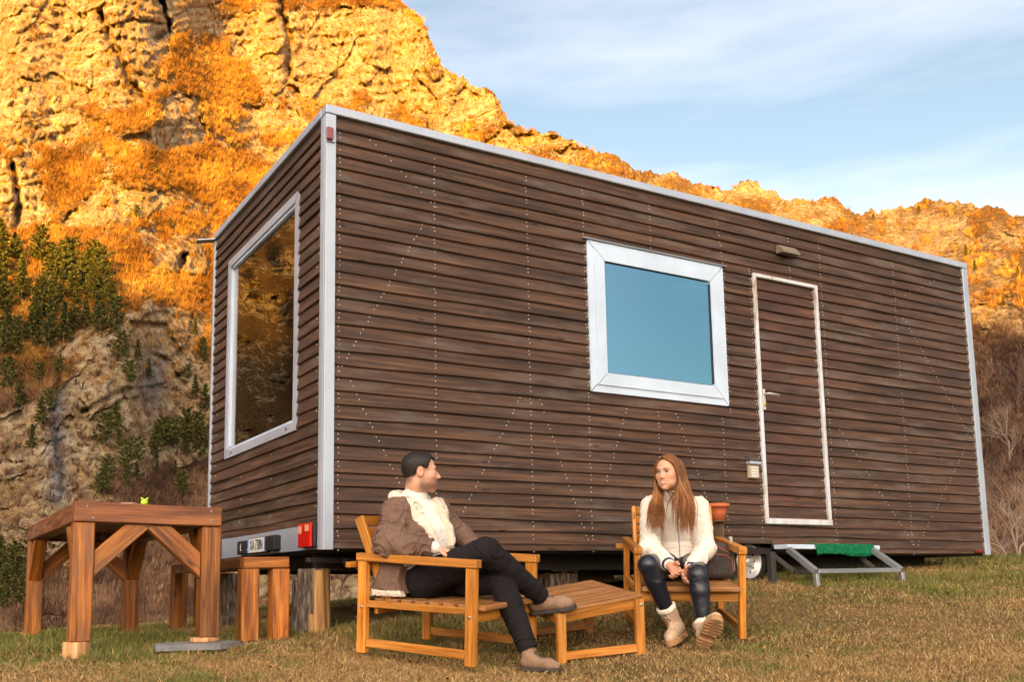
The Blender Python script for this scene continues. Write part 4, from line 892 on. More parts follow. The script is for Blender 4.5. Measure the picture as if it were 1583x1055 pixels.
for f_ in lg.data.polygons:
    if f_.material_index == 0 and (f_.normal.x*.9-f_.normal.y*.45) < .05+.35*math.sin(f_.center.z*23): f_.material_index = 2
q = MB(); q.lathe((p.x-.075, .345, gz(p.x, .34)-.03), (0, 0, 1), [(.06, 0), (.058, .2), (.056, .36)], 14, 0, True, wobble(4)); tag(q.build('log_stump', [M['bark']]), 'dark barked log leaning against the barkless split log', 'log')
p = onY(352, 940, 1.3); log_(p.x, 1.3, gz(p.x, 1.3)-.05, .60, .09, [M['bark'], M['raw']], 'dark barked log standing behind the bench', 5)
p = onY(858, 890, .62); log_(p.x, .62, gz(p.x, .62)-.05, .575, .17, [M['bark'], M['raw']], 'wide barked stump carrying a jack under the middle of the home', 2)
JK = empty('levelling_jack', (p.x, .6, .58), 'rusty screw jack on the wide stump under the home', 'jack'); q = MB(); q.lathe((p.x, .6, .577), (0, 0, 1), [(.05, 0), (.05, .008), (.022, .012), (.022, .03), (.03, .031), (.03, .040)], 14); q.build('base', M['darksteel'], JK)
q = MB(); q.tube([(p.x-.11, .5, .60), (p.x+.10, .5, .60)], .010, 8); q.lathe((p.x+.09, .5, .60), (1, 0, 0), [(.018, 0), (.018, .03), (.001, .031)], 10); q.lathe((p.x-.02, .5, .60), (1, 0, 0), [(.02, 0), (.02, .04), (.001, .041)], 10); q.build('handle', M['rim'], JK)
mb = MB(); mb.beam((2.0, .9, .52), (2.75, .8, .56), .10, .12); tag(mb.build('timber_beam', M['darkwood']), 'old timber beam lying in the dark under the home', 'beam')
mb = MB(); mb.tube([(1.2, 1.1, .45), (2.2, 1.25, .50)], [.06, .055], 12); tag(mb.build('log', [M['bark']]), 'barked log lying in the dark behind the slatted table', 'log')
# ------------------------------------------------------------------ armchairs
class Fr:
    """local frame of a chair: u back->front, v left->right of the frame, t up"""
    def __init__(s, o, yaw, pt, rl):
        s.o = Vector(o); s.U = Vector((math.cos(yaw)*math.cos(pt), math.sin(yaw)*math.cos(pt), math.sin(pt))); V_ = Vector((-math.sin(yaw), math.cos(yaw), math.sin(rl)))
        s.T = s.U.cross(V_).normalized(); s.V = s.T.cross(s.U).normalized()
    def __call__(s, u, v, t): return s.o+s.U*u+s.V*v+s.T*t
def armchair(fr, S, Wd, label):
    root = empty('garden_armchair', fr(S/2, Wd/2, 0), label, 'armchair', 'wooden slatted garden armchairs'); H = .53; lw = .058; lt = .036; U, V_, T_ = fr.U, fr.V, fr.T
    def bm(a, b, w_, t_, up, nm, mt='teak'):
        q = MB(); q.beam(fr(*a), fr(*b), w_, t_, up, .003); return q.build(nm, M[mt], root)
    for v, s_ in ((lt/2, 1), (Wd-lt/2, -1)):
        bm((lw/2, v, 0), (lw/2, v, H-.041), lw, lt, U, 'leg'); bm((S-lw/2, v, 0), (S-lw/2, v, H-.041), lw, lt, U, 'leg')
        bm((-.01, v, H-.02), (S+.012, v, H-.02), .042, lt+.012, T_, 'armrest'); bm((lw+.001, v, .055), (S-lw-.001, v, .055), .045, lt-.008, T_, 'runner')
        for (u_, t_) in ((lw/2, .245), (S-lw/2, .245)): q = MB(); q.lathe(fr(u_, v-s_*lt/2, t_), -V_*s_, [(.009, 0), (.009, .002), (.0005, .004)], 10); q.build('bolt', M['steel'], root)
        bm((lw+.001, v+s_*.004, .262), (S-lw-.001, v+s_*.004, .272), .036, lt-.010, T_, 'seat_rail')
    bm((S-.03, lt+.001, .245), (S-.03, Wd-lt-.001, .245), .065, .024, T_, 'front_rail'); bm((.10, lt+.001, .235), (.10, Wd-lt-.001, .235), .05, .024, T_, 'rear_rail')
    q = MB(); ns = 8
    for k in range(ns):
        u_ = .115+(S-.125)*k/(ns-1); q.beam(fr(u_, lt+.006, .285+.010*k/ns), fr(u_, Wd-lt-.006, .285+.010*k/ns), .016, .062, T_, .003)
    q.beam(fr(S+.012, lt+.003, .288), fr(S+.012, Wd-lt-.003, .288), .030, .040, T_, .008)
    q.build('seat', M['slat'], root)
    # leaning back: stiles and slats
    b0 = (.17, .245); b1 = (-.055, .72)
    for v in (lt+.035, Wd-lt-.035): bm((b0[0], v, b0[1]), (b1[0], v, b1[1]), .058, .024, U, 'back_stile')
    q = MB()
    for k in range(6):
        f = .34+.62*k/5; q.beam(fr(b0[0]+(b1[0]-b0[0])*f+.002, lt+.048, b0[1]+(b1[1]-b0[1])*f), fr(b0[0]+(b1[0]-b0[0])*f+.002, Wd-lt-.048, b0[1]+(b1[1]-b0[1])*f), .050, .017, T_, .003)
    q.build('back_slats', M['teak'], root)
    bm((-.035, -.045, H-.062), (-.035, Wd+.045, H-.062), .03, .03, T_, 'back_support')
    return root
FM = Fr((-.042, -.562, .150), -1.098, -.075, .063); armchair(FM, .751, .633, 'teak garden armchair on the left in which the man with the crossed legs sits')
FW = Fr((1.938, -.368, .275), -2.164, -.125, -.017); armchair(FW, .75, .633, 'teak garden armchair on the right in which the woman with the long hair sits')
# ------------------------------------------------------------------ low slatted table
LT = empty('slatted_table', (1.2, -1.0, .12), 'low teak slatted table standing between the two armchairs', 'table')
cF, cR, cB = W(858, 945, 5.22), W(993, 920, 5.40), W(885, 903, 5.92); cL = cF+cB-cR
ex = (cR-cF); lx_ = ex.length; ex.normalize(); ey = (cB-cR); ly_ = ey.length; ey = (ey-ex*ey.dot(ex)).normalized(); nn = ex.cross(ey)
def lp(u, v, t): return cF+ex*u+ey*v+nn*t
q = MB(); n = 9
for k in range(n): v = .03+(ly_-.06)*k/(n-1); q.beam(lp(0, v, -.009), lp(lx_, v, -.009), .018, (ly_-.06)/(n-1)-.009, nn, .003)
q.build('tabletop', M['slat'], LT)
for v in (.015, ly_-.015): q = MB(); q.beam(lp(.0, v, -.047), lp(lx_, v, -.047), .055, .022, nn, .003); q.build('apron', M['teak'], LT)
for u in (.015, lx_-.015): q = MB(); q.beam(lp(u, .027, -.047), lp(u, ly_-.027, -.047), .055, .022, nn, .003); q.build('apron', M['teak'], LT)
for (u, v) in ((.03, .012), (lx_-.026, .012), (.03, ly_-.012), (lx_-.026, ly_-.012)):
    a = lp(u, v+(-.014 if v < .1 else .014), -.020); q = MB(); q.beam(a, (a.x, a.y, gz(a.x, a.y)-.012), .052, .03, ex, .003); q.build('leg', M['teak'], LT)
for v in (.0, ly_): 
    a = lp(.05, v, 0); b = lp(lx_-.05, v, 0); q = MB(); q.beam((a.x, a.y, gz(a.x, a.y)+.035), (b.x, b.y, gz(b.x, b.y)+.035), .045, .024, (0, 0, 1), .003); q.build('runner', M['teak'], LT)
q = MB(); a = lp(lx_-.026, -.018, -.05); q.lathe(a-ey*.003, -ey, [(.009, 0), (.009, .004), (.0005, .006)], 10); q.build('bolt', M['steel'], LT)
# ------------------------------------------------------------------ flower pot on a post stand behind the chair
pp = onY(1112, 806, -.20); PS = empty('pot_stand', (pp.x, -.2, gz(pp.x, -.2)), 'narrow wooden post stand hidden behind the right armchair', 'stand')
q = MB(); q.beam((pp.x, -.2, gz(pp.x, -.2)-.02), (pp.x, -.2, pp.z-.012), .045, .045, (1, 0, 0)); q.build('post', M['darkwood'], PS)
q = MB(); q.box(pp.x-.06, pp.x+.06, -.26, -.14, pp.z-.0115, pp.z-.001, .002); q.build('shelf', M['darkwood'], PS)
q = MB(); Rt = .083; q.lathe((pp.x-.008, -.2, pp.z), (0, 0, 1), [(.001, 0), (.045, .0005), (.060, .065), (.072, .098), (.080, .099), (.083, .103), (.085, .124), (.078, .126), (.070, .120), (.064, .10), (.001, .10)], 28)
tag(q.build('flower_pot', M['terracotta']), 'terracotta flower pot showing behind the right armchair', 'flower pot')
# ------------------------------------------------------------------ backpack on the right armchair
bp = FW(.42, .500, .290); BK = empty('backpack', bp, 'dark grey backpack with orange piping on the armchair seat beside the woman', 'backpack')
fab = dull('backpack_cloth', (.055, .045, .042), .85, 90, .4, .3); org = mat('orange_piping', (.45, .10, .03), .6)
# ------------------------------------------------------------------ road edge beyond the meadow on the right
q = MB(); a, b = W(1475, 873, 30), W(1700, 880, 30); q.beam((a.x, a.y, a.z-.10), (b.x+6, b.y-3.6, b.z-.15), .22, 2.4, (0, 0, 1)); tag(q.build('road', M['concrete']), kind='structure')

# ------------------------------------------------------------------ distance-field modelling for people
def A3(v): return np.array(v, float)
def cap(P, a, b, ra, rb):
    a = A3(a); b = A3(b); ab = b-a; t = np.clip(((P-a) @ ab)/max(ab @ ab, 1e-9), 0, 1); return np.linalg.norm(P-a-t[:, None]*ab, axis=1)-(ra+(rb-ra)*t)
def sq(P, c, n, s):
    """compress space about c along unit n by s (s>1 widens the shape along n)"""
    n = A3(n); return P+np.outer((P-A3(c)) @ n, n)*(1/s-1)
def ell(P, c, r, ax=None):
    q = P-A3(c)
    if ax is not None: q = np.stack([q @ A3(x) for x in ax], 1)
    r = A3(r); k0 = np.linalg.norm(q/r, axis=1); k1 = np.linalg.norm(q/(r*r), axis=1); return k0*(k0-1)/np.maximum(k1, 1e-9)
def smin(a, b, k):
    h = np.clip(.5+.5*(b-a)/k, 0, 1); return b+(a-b)*h-k*h*(1-h)
def smax(a, b, k): return -smin(-a, -b, k)
def chain(P, pts, rs, k=.02):
    d = None
    for i in range(len(pts)-1):
        c = cap(P, pts[i], pts[i+1], rs[i], rs[i+1]); d = c if d is None else smin(d, c, k)
    return d
def surf(f, lo, hi, h, nb=8):
    """sparse surface nets of f<0 inside the box"""
    lo = A3(lo); hi = A3(hi); B = h*nb; n = np.ceil((hi-lo)/B).astype(int)
    I = np.stack(np.meshgrid(*[np.arange(k) for k in n], indexing='ij'), -1).reshape(-1, 3); d = f(lo+(I+.5)*B); I = I[np.abs(d) < B*1.25]
    g = np.arange(nb+1); O = np.stack(np.meshgrid(g, g, g, indexing='ij'), -1).reshape(-1, 3)
    Vs = []; ids = []; Q = []
    for s in range(0, len(I), 600):
        J = I[s:s+600]; L_ = (J[:, None, :]*nb+O[None]); D = f((lo+L_*h).reshape(-1, 3)).reshape(len(J), nb+1, nb+1, nb+1)
        S = D < 0; c = np.zeros((len(J), nb, nb, nb), int)
        for a in (0, 1):
            for b in (0, 1):
                for e in (0, 1): c += S[:, a:a+nb, b:b+nb, e:e+nb]
        act = np.argwhere((c > 0) & (c < 8)); bi, x, y, z = act.T
        acc = np.zeros((len(act), 3)); cnt = np.zeros(len(act))
        corners = [(a, b, e) for a in (0, 1) for b in (0, 1) for e in (0, 1)]
        for p in corners:
            for ax in range(3):
                if p[ax]: continue
                q = list(p); q[ax] = 1; d0 = D[bi, x+p[0], y+p[1], z+p[2]]; d1 = D[bi, x+q[0], y+q[1], z+q[2]]; m_ = (d0 < 0) != (d1 < 0)
                t = np.where(m_, d0/np.where(m_, d0-d1, 1), 0); v = np.stack([x*0.+p[0], y*0.+p[1], z*0.+p[2]], 1); v[:, ax] += t; acc[m_] += v[m_]; cnt += m_
        gi = J[bi]*nb+act[:, 1:]; Vs.append(lo+(gi+acc/cnt[:, None])*h); ids.append(gi)
        for ax in range(3):                                    # edges starting at owned lattice points
            A_ = S[:, :nb, :nb, :nb]; sl = [slice(None)]+[slice(0, nb)]*3; sl[ax+1] = slice(1, nb+1); E_ = S[tuple(sl)]
            e = np.argwhere(A_ != E_); 
            if len(e) == 0: continue
            gp = J[e[:, 0]]*nb+e[:, 1:]; fl = A_[tuple(e.T)]; u_ = np.zeros(3, int); u_[(ax+1) % 3] = 1; v_ = np.zeros(3, int); v_[(ax+2) % 3] = 1
            q = np.stack([gp-u_-v_, gp-v_, gp, gp-u_], 1); q[~fl] = q[~fl][:, ::-1]; Q.append(q)
    V = np.concatenate(Vs); gi = np.concatenate(ids); Q = np.concatenate(Q); N_ = (n*nb+3)
    key = lambda g_: ((g_[..., 0]+1)*N_[1]+(g_[..., 1]+1))*N_[2]+(g_[..., 2]+1)
    k = key(gi); o = np.argsort(k); ks = k[o]; kq = key(Q); pos = np.clip(np.searchsorted(ks, kq), 0, len(ks)-1); ok = (ks[pos] == kq).all(1); F = o[pos[ok]]
    e = h*.25; gr = np.stack([f(V+np.eye(3)[i]*e)-f(V-np.eye(3)[i]*e) for i in range(3)], 1)/(2*e); dd = f(V); V = V-gr*(np.clip(dd, -h, h)/np.maximum((gr*gr).sum(1), .2))[:, None]
    return V, F
def sdfobj(name, f, lo, hi, h, mm, parent, attrs=None, label=None):
    V, F = surf(f, lo, hi, h); at_ = {k: g_(V) for k, g_ in (attrs or {}).items()}
    o = npmesh(name, V, F, [mm] if not isinstance(mm, list) else mm, at_, True, parent)
    if label: o['label'] = label
    return o
def hand(wr, dr, pn, side, curl, sp=.1, s=1.0):
    """finger and palm bones: [(a,b,ra,rb)], first is the palm"""
    wr = A3(wr); dr = A3(dr)/np.linalg.norm(dr); pn = A3(pn); pn = pn-dr*(pn @ dr); pn /= np.linalg.norm(pn); la = np.cross(dr, pn)*side; B = []
    B.append((wr-dr*.01, wr+dr*.03*s, .021*s, .023*s)); 
    for k in (-1, 0, 1): B.append((wr+dr*.02*s+la*k*.012*s, wr+dr*.078*s+la*k*.024*s, .015*s, .0125*s))
    for i, (o, l, c) in enumerate(zip((-.031, -.0105, .0105, .031), (.062, .078, .083, .073), curl)):
        p = wr+dr*(.082-abs(o)*.25)*s+la*o*s; ang = 0; d0 = dr+la*o*sp*6; d0 /= np.linalg.norm(d0)
        for j, (fr_, r0, r1) in enumerate(((.45, .0098, .0088), (.31, .0088, .0080), (.24, .0080, .0070))):
            ang += c*(.8, 1.1, .7)[j]; d = d0*math.cos(ang)+pn*math.sin(ang); q = p+d*l*fr_*s; B.append((p, q, r0*s, r1*s)); p = q
    p = wr+dr*.028*s+la*.026*s+pn*.006; d = dr*.62+la*.62+pn*.35; d /= np.linalg.norm(d); q = p+d*.040*s; B.append((p, q, .0125*s, .0108*s)); d = dr*.85+la*.15+pn*.45; d /= np.linalg.norm(d); B.append((q, q+d*.034*s, .0105*s, .0082*s))
    return B
def hand_sdf(P, B):
    d = cap(P, *B[0])
    for b in B[1:4]: d = smin(d, cap(P, *b), .012)
    for i in range(4):
        f_ = cap(P, *B[4+3*i])
        for b in B[5+3*i:7+3*i]: f_ = smin(f_, cap(P, *b), .003)
        d = smin(d, f_, .005)
    f_ = smin(cap(P, *B[16]), cap(P, *B[17]), .004); return smin(d, f_, .009)
class Head:
    def __init__(s, c, face, up, size=1.0):
        s.c = A3(c); s.y = A3(face)/np.linalg.norm(face); s.z = A3(up)-s.y*(A3(up) @ s.y); s.z /= np.linalg.norm(s.z); s.x = np.cross(s.y, s.z); s.s = size
    def loc(s, P): q = (P-s.c)/s.s; return np.stack([q @ s.x, q @ s.y, q @ s.z], 1)
    def wpt(s, v): return s.c+(s.x*v[0]+s.y*v[1]+s.z*v[2])*s.s
    def sdf(s, P, fem=False):
        q = s.loc(P); m = np.stack([np.abs(q[:, 0]), q[:, 1], q[:, 2]], 1)
        d = ell(q, (0, -.014, .030), (.073, .094, .084)); d = smin(d, ell(q, (0, .022, -.030), (.060, .068, .066)), .03)
        d = smin(d, ell(m, (.026, .030, -.068), (.030, .046, .028)), .03)
        d = smin(d, ell(q, (0, .066, -.094), (.024, .022, .020) if not fem else (.019, .020, .018)), .028)
        d = smin(d, ell(m, (.041, .056, -.020), (.020, .020, .018) if not fem else (.016, .018, .016)), .025)
        d = smin(d, cap(m, (0, .083, .026), (.034, .070, .026), .009 if not fem else .006, .009), .014)
        d = smax(d, -ell(m, (.031, .090, .006), (.017, .015, .010)), .010)
        d = smin(d, cap(q, (0, .083, .010), (0, .106 if not fem else .101, -.024), .006, .0095 if not fem else .0072), .009); d = smin(d, ell(m, (.0115 if not fem else .009, .098 if not fem else .095, -.029), (.0072, .010, .0065) if not fem else (.006, .009, .0055)), .006)
        d = smin(d, chain(m, [(0, .0925, -.0525), (.014, .088, -.0515), (.027, .076, -.047)], [.0042, .0042, .003], .003), .004)
        d = smin(d, chain(m, [(0, .0885, -.0705), (.014, .085, -.067), (.026, .075, -.052)], [.0058, .005, .003], .003), .005)
        d = smax(d, -ell(m, (0, .092, -.0595), (.028, .011, .0072)), .003)
        d = smin(d, smax(ell(m, (.076, -.012, -.002), (.009, .020, .031)), -ell(m, (.086, -.006, .002), (.008, .010, .018)), .004), .006)
        return d*s.s
def skin_mat(name, beard):
    mm = mat(name, (.60, .31, .20), .48, 0, .35); g = NG(mm)
    c = g.mix(g.math('MULTIPLY', g.attr('blush'), .35), (.62, .34, .22), (.66, .20, .13)); c = g.mix(g.attr('lip'), c, (.52, .14, .12))
    n = g.noise(g.obj(), 260, 3, .6); bd = g.math('MULTIPLY', g.attr('beard'), g.ramp(n, [(.35, (.4, .4, .4)), (.6, (1, 1, 1))])); c = g.mix(bd, c, (.055, .028, .018)); g.col(c); g.b.inputs['Subsurface Weight'].default_value = .12; g.b.inputs['Subsurface Radius'].default_value = (.01, .004, .002); g.bump(n, .12, .001); return mm
M['skin'] = skin_mat('skin', True)
def cloth(name, c, r=.85, sc_=120, v=.25, b=.35, sp=.2, wr=0):
    mm = mat(name, c, r, 0, sp); g = NG(mm); o = g.obj(); n = g.noise(o, sc_, 4, .7); n2 = g.noise(o, 6, 3, .5)
    c_ = g.mix(1, c, g.ramp(n, [(.3, (1-v,)*3), (.7, (1+v,)*3)]), 'MULTIPLY'); c_ = g.mix(1, c_, g.ramp(n2, [(.3, (1-v*.7,)*3), (.7, (1+v*.7,)*3)]), 'MULTIPLY'); g.col(c_)
    g.bump(g.math('ADD', n, g.math('MULTIPLY', g.noise(o, 25, 4, .6), wr)), b, .003); return mm
M['suede'] = cloth('brown_suede', (.155, .095, .070), .8, 60, .22, .4, .2, 2.5); M['shear'] = cloth('cream_shearling', (.70, .61, .50), .95, 150, .15, 1.0, .05)
M['knit'] = cloth('white_knit', (.72, .69, .64), .9, 200, .06, .3, .1); M['denim'] = cloth('black_denim', (.014, .012, .014), .85, 300, .2, .3, .15, 2.0)
M['fleece'] = cloth('white_fleece', (.74, .67, .60), .92, 170, .08, .7, .1); M['navy'] = cloth('navy_rib', (.02, .035, .10), .8, 200, .2, .3)
M['leather'] = cloth('black_leather_look', (.008, .011, .020), .33, 40, .2, .25, .55, 1.5); M['boot'] = cloth('beige_boot', (.50, .36, .25), .6, 80, .12, .3, .3, 1.); M['sole'] = cloth('tan_sole', (.36, .20, .10), .75, 60, .2, .4, .2)
M['shoe'] = cloth('taupe_nubuck', (.26, .165, .11), .75, 90, .2, .4, .2, 1.5); M['dsole'] = cloth('dark_sole', (.05, .042, .04), .7, 60, .2, .4, .3); M['lace'] = mat('laces', (.12, .085, .07), .8); M['lace2'] = mat('pale_laces', (.72, .62, .50), .8)
M['eyew'] = mat('eye_white', (.75, .72, .70), .25); M['iris'] = mat('iris', (.05, .03, .02), .2); M['teeth'] = mat('teeth', (.80, .76, .70), .3)
def hairmat(name, stops):
    mm = mat(name, stops[0], .5, 0, .35); g = NG(mm); g.col(g.ramp(g.attr('tone'), [(0, stops[0]), (.5, stops[1]), (1, stops[2])])); g.bump(g.noise(g.obj(), 300, 4, .7, (1, 1, .35)), .8, .003); return mm
M['hair_dark'] = hairmat('dark_hair', ((.008, .006, .005), (.018, .012, .009), (.04, .027, .02))); M['hair_auburn'] = hairmat('auburn_hair', ((.10, .033, .011), (.27, .105, .034), (.52, .26, .10)))
def face_parts(H, body, fem):
    for s_ in (-1, 1):
        e = MB(); c = H.wpt((s_*.031, .0690, .0050)); ax = H.y; e.lathe(c-H.y*.011*H.s, ax, [(.001, 0), (.008*H.s, .003), (.0112*H.s, .011), (.0085*H.s, .0185), (.0055*H.s, .0208)], 14)
        look = Vector((H.y+H.x*.0).tolist()); e.lathe(c+H.y*.0095*H.s, look, [(.0055*H.s, 0), (.004*H.s, .0012), (.0003, .0017)], 12, 1); e.build('eye', [M['eyew'], M['iris']], body)
        b = MB(); th = .0026 if not fem else .0018; b.tube([H.wpt((s_*.013, .0925, .0255)), H.wpt((s_*.020, .0915, .0278)), H.wpt((s_*.028, .0885, .0290)), H.wpt((s_*.037, .082, .0272)), H.wpt((s_*.045, .072, .0225))], [th*.8, th*1.2, th*1.2, th, th*.4], 6); b.build('eyebrow', M['hair_dark'] if not fem else mat('brow', (.09, .035, .015), .7), body)
        l = MB(); l.tube([H.wpt((s_*.019, .0815, .0085)), H.wpt((s_*.025, .0835, .0110)), H.wpt((s_*.031, .0835, .0118)), H.wpt((s_*.038, .080, .0105)), H.wpt((s_*.044, .0745, .0070))], [.0016, .0028, .0030, .0026, .001], 5); l.build('eyelashes', M['ink'], body)
    t = MB(); pts = [H.wpt((x, (.0865-abs(x)**1.6*1.8), -.0590+abs(x)*.16)) for x in np.linspace(-.022, .022, 9)]; t.tube(pts, [.0028, .004, .0044, .0046, .0046, .0046, .0044, .004, .0028], 8); t.build('teeth', M['teeth'], body)
def shoe_frame(heel, toe, up):
    h = A3(heel); x = A3(toe)-h; L_ = np.linalg.norm(x); x /= L_; z = A3(up)-x*(A3(up) @ x); z /= np.linalg.norm(z); y = np.cross(z, x); return h, x, y, z, L_
def shoe(name, heel, toe, up, ank, um, sm_, parent, boot=False, lace=None, label=None, W_=1.0, laces_n=5):
    """heel/toe: ends of the sole's underside; ank: ankle point where the leg enters"""
    h, x, y, z, L_ = shoe_frame(heel, toe, up); k = L_/.28; a = (A3(ank)-h); al = np.array([a @ x, a @ y, a @ z])/k
    sh = .021 if not boot else .034
    loc = lambda P: np.stack([((P-h) @ x)/k, ((P-h) @ y)/k/W_, ((P-h) @ z)/k], 1)
    col_top = al+(np.array([0, 0, .0]) if not boot else np.array([0, 0, 0]))
    def up_f(P):
        q = loc(P); d = chain(q, [(.050, 0, sh+.032), (.12, 0, sh+.030), (.20, 0, sh+.022), (.238, 0, sh+.016)], [.036, .037, .036, .030], .02)
        q2 = sq(q, (0, 0, 0), (0, 1, 0), 1.1); d = smin(d, chain(q2, [(.052, 0, sh+.04), (.068, 0, sh+.065), tuple(al)], [.037, .042 if not boot else .039, .054 if boot else .046], .02), .03)
        d = smax(d, -(q[:, 2]-sh+.004), .004); 
        if not boot: d = smax(d, (q-al) @ np.array([.15, 0, 1])/1.01-.0, .004)
        else: d = smax(d, ((q-al) @ ((al-np.array([.06, 0, .07]))/np.linalg.norm(al-np.array([.06, 0, .07])))), .004)
        d = d+.0012*noise(q[:, 0]*55, q[:, 1]*55, q[:, 2]*55, 7)
        return d*k*.95
    def so_f(P):
        q = loc(P); p2 = np.stack([q[:, 0], q[:, 1], q[:, 2]*0], 1); o = chain(p2, [(.044, 0, 0), (.12, .0, 0), (.20, 0, 0), (.240, 0, 0)], [.041, .036, .046, .036], .02)
        top = sh+.006*sstep(.16, .27, q[:, 0]); d = smax(o, np.maximum(q[:, 2]-top, -q[:, 2]), .006)
        if boot:
            tr = np.minimum(np.abs((q[:, 0] % .026)-.013)-.005, np.abs(q[:, 1])*0+1); groove = smax(np.abs(q[:, 2])-.006, tr, .001); d = smax(d, -np.maximum(groove, .012-np.abs(q[:, 1])), .001); d = np.maximum(d, -np.maximum(np.maximum(np.abs(q[:, 0]-.105)-.022, q[:, 2]-.017), -1))
        return d*k*.95
    lo = h-.12; hi = h+.12; c = h+x*L_*.5+z*.08; r_ = .22
    u_ = sdfobj(name, up_f, c-r_, c+r_, .0034, um, parent); sdfobj('sole', so_f, c-r_, c+r_, .0032, sm_, u_)
    Wp = lambda p: Vector((h+x*p[0]*k+y*p[1]*k*W_+z*p[2]*k).tolist())
    if lace is not None:
        L2 = MB(); n = laces_n
        f0 = np.array([.158, 0, sh+.068]); f1 = np.array([.100, 0, sh+.100]) if not boot else np.array([al[0]+.040, 0, al[2]-.018])
        fm = np.array([.112, 0, sh+.088])
        upd = np.array([.6, 0, .8]) if not boot else np.array([.85, 0, .52])
        def on_up(c0, yy, off):
            o0 = np.array([c0[0], yy, c0[1]]); t = .13
            for _ in range(40):
                d_ = up_f(np.array([Wp(o0+upd*t)[:]]))[0]/k; t -= d_*.8
                if abs(d_) < 3e-4: break
            return Wp(o0+upd*(t+off))
        q0, q1 = (np.array([.135, sh+.02]), np.array([.078, sh+.055])) if not boot else (np.array([.135, sh+.03]), np.array([al[0]-.005, al[2]-.035]))
        for i in range(n):
            c0 = q0+(q1-q0)*i/(n-1); c1 = q0+(q1-q0)*min(1.1, (i+.8)/(n-1))
            for s_ in (-1, 1): L2.tube([on_up(c0, s_*.017, .001), on_up((c0+c1)/2, s_*.006, .0025), on_up((c0+c1)/2, -s_*.006, .0025), on_up(c1, -s_*.017, .001)], .0021, 5)
        tt = on_up(q1, 0, .006); Wp0 = Wp; Wp = lambda v_: tt+(Wp0(v_)-Wp0(np.zeros(3))); t_ = np.zeros(3)
        for s_ in (-1, 1): L2.tube([Wp(t_), Wp(t_+np.array([.006, s_*.018, .012])), Wp(t_+np.array([.010, s_*.030, .002])), Wp(t_+np.array([.008, s_*.018, -.006])), Wp(t_)], .0017, 5); L2.tube([Wp(t_), Wp(t_+np.array([.012, s_*.014, -.012])), Wp(t_+np.array([.012, s_*.022, -.040]))], .0017, 5)
        L2.build('laces', lace, u_)
    if boot:                                             # fleece collar
        ax = (al-np.array([.06, 0, .07])); ax /= np.linalg.norm(ax); cc = h+x*al[0]*k+y*al[1]*k+z*al[2]*k; axw = x*ax[0]+y*ax[1]+z*ax[2]
        u1 = np.cross(axw, x+.01); u1 /= np.linalg.norm(u1); u2 = np.cross(axw, u1)
        def cf(P):
            q = P-cc; hgt = q @ axw; r = np.hypot(q @ u1, q @ u2); return np.hypot(r-.051*k, hgt*.8)-.0125+.003*noise(P[:, 0]*90, P[:, 1]*90, P[:, 2]*90, 3)
        sdfobj('fleece_collar', cf, cc-.08, cc+.08, .0034, M['shear'] if False else M['fleece'], u_)
    return u_
def folds(P, ax, s, am, sd, st=3.): 
    """soft folds running across the axis ax"""
    ax = A3(ax); t = P @ ax; q = P*9; w_ = fbm(q[:, 0], q[:, 1], q[:, 2], 2, sd); return am*(1-np.abs(noise(t*s+w_*2.2, q[:, 0]*.35+w_, q[:, 1]*.35, sd+5)))**st
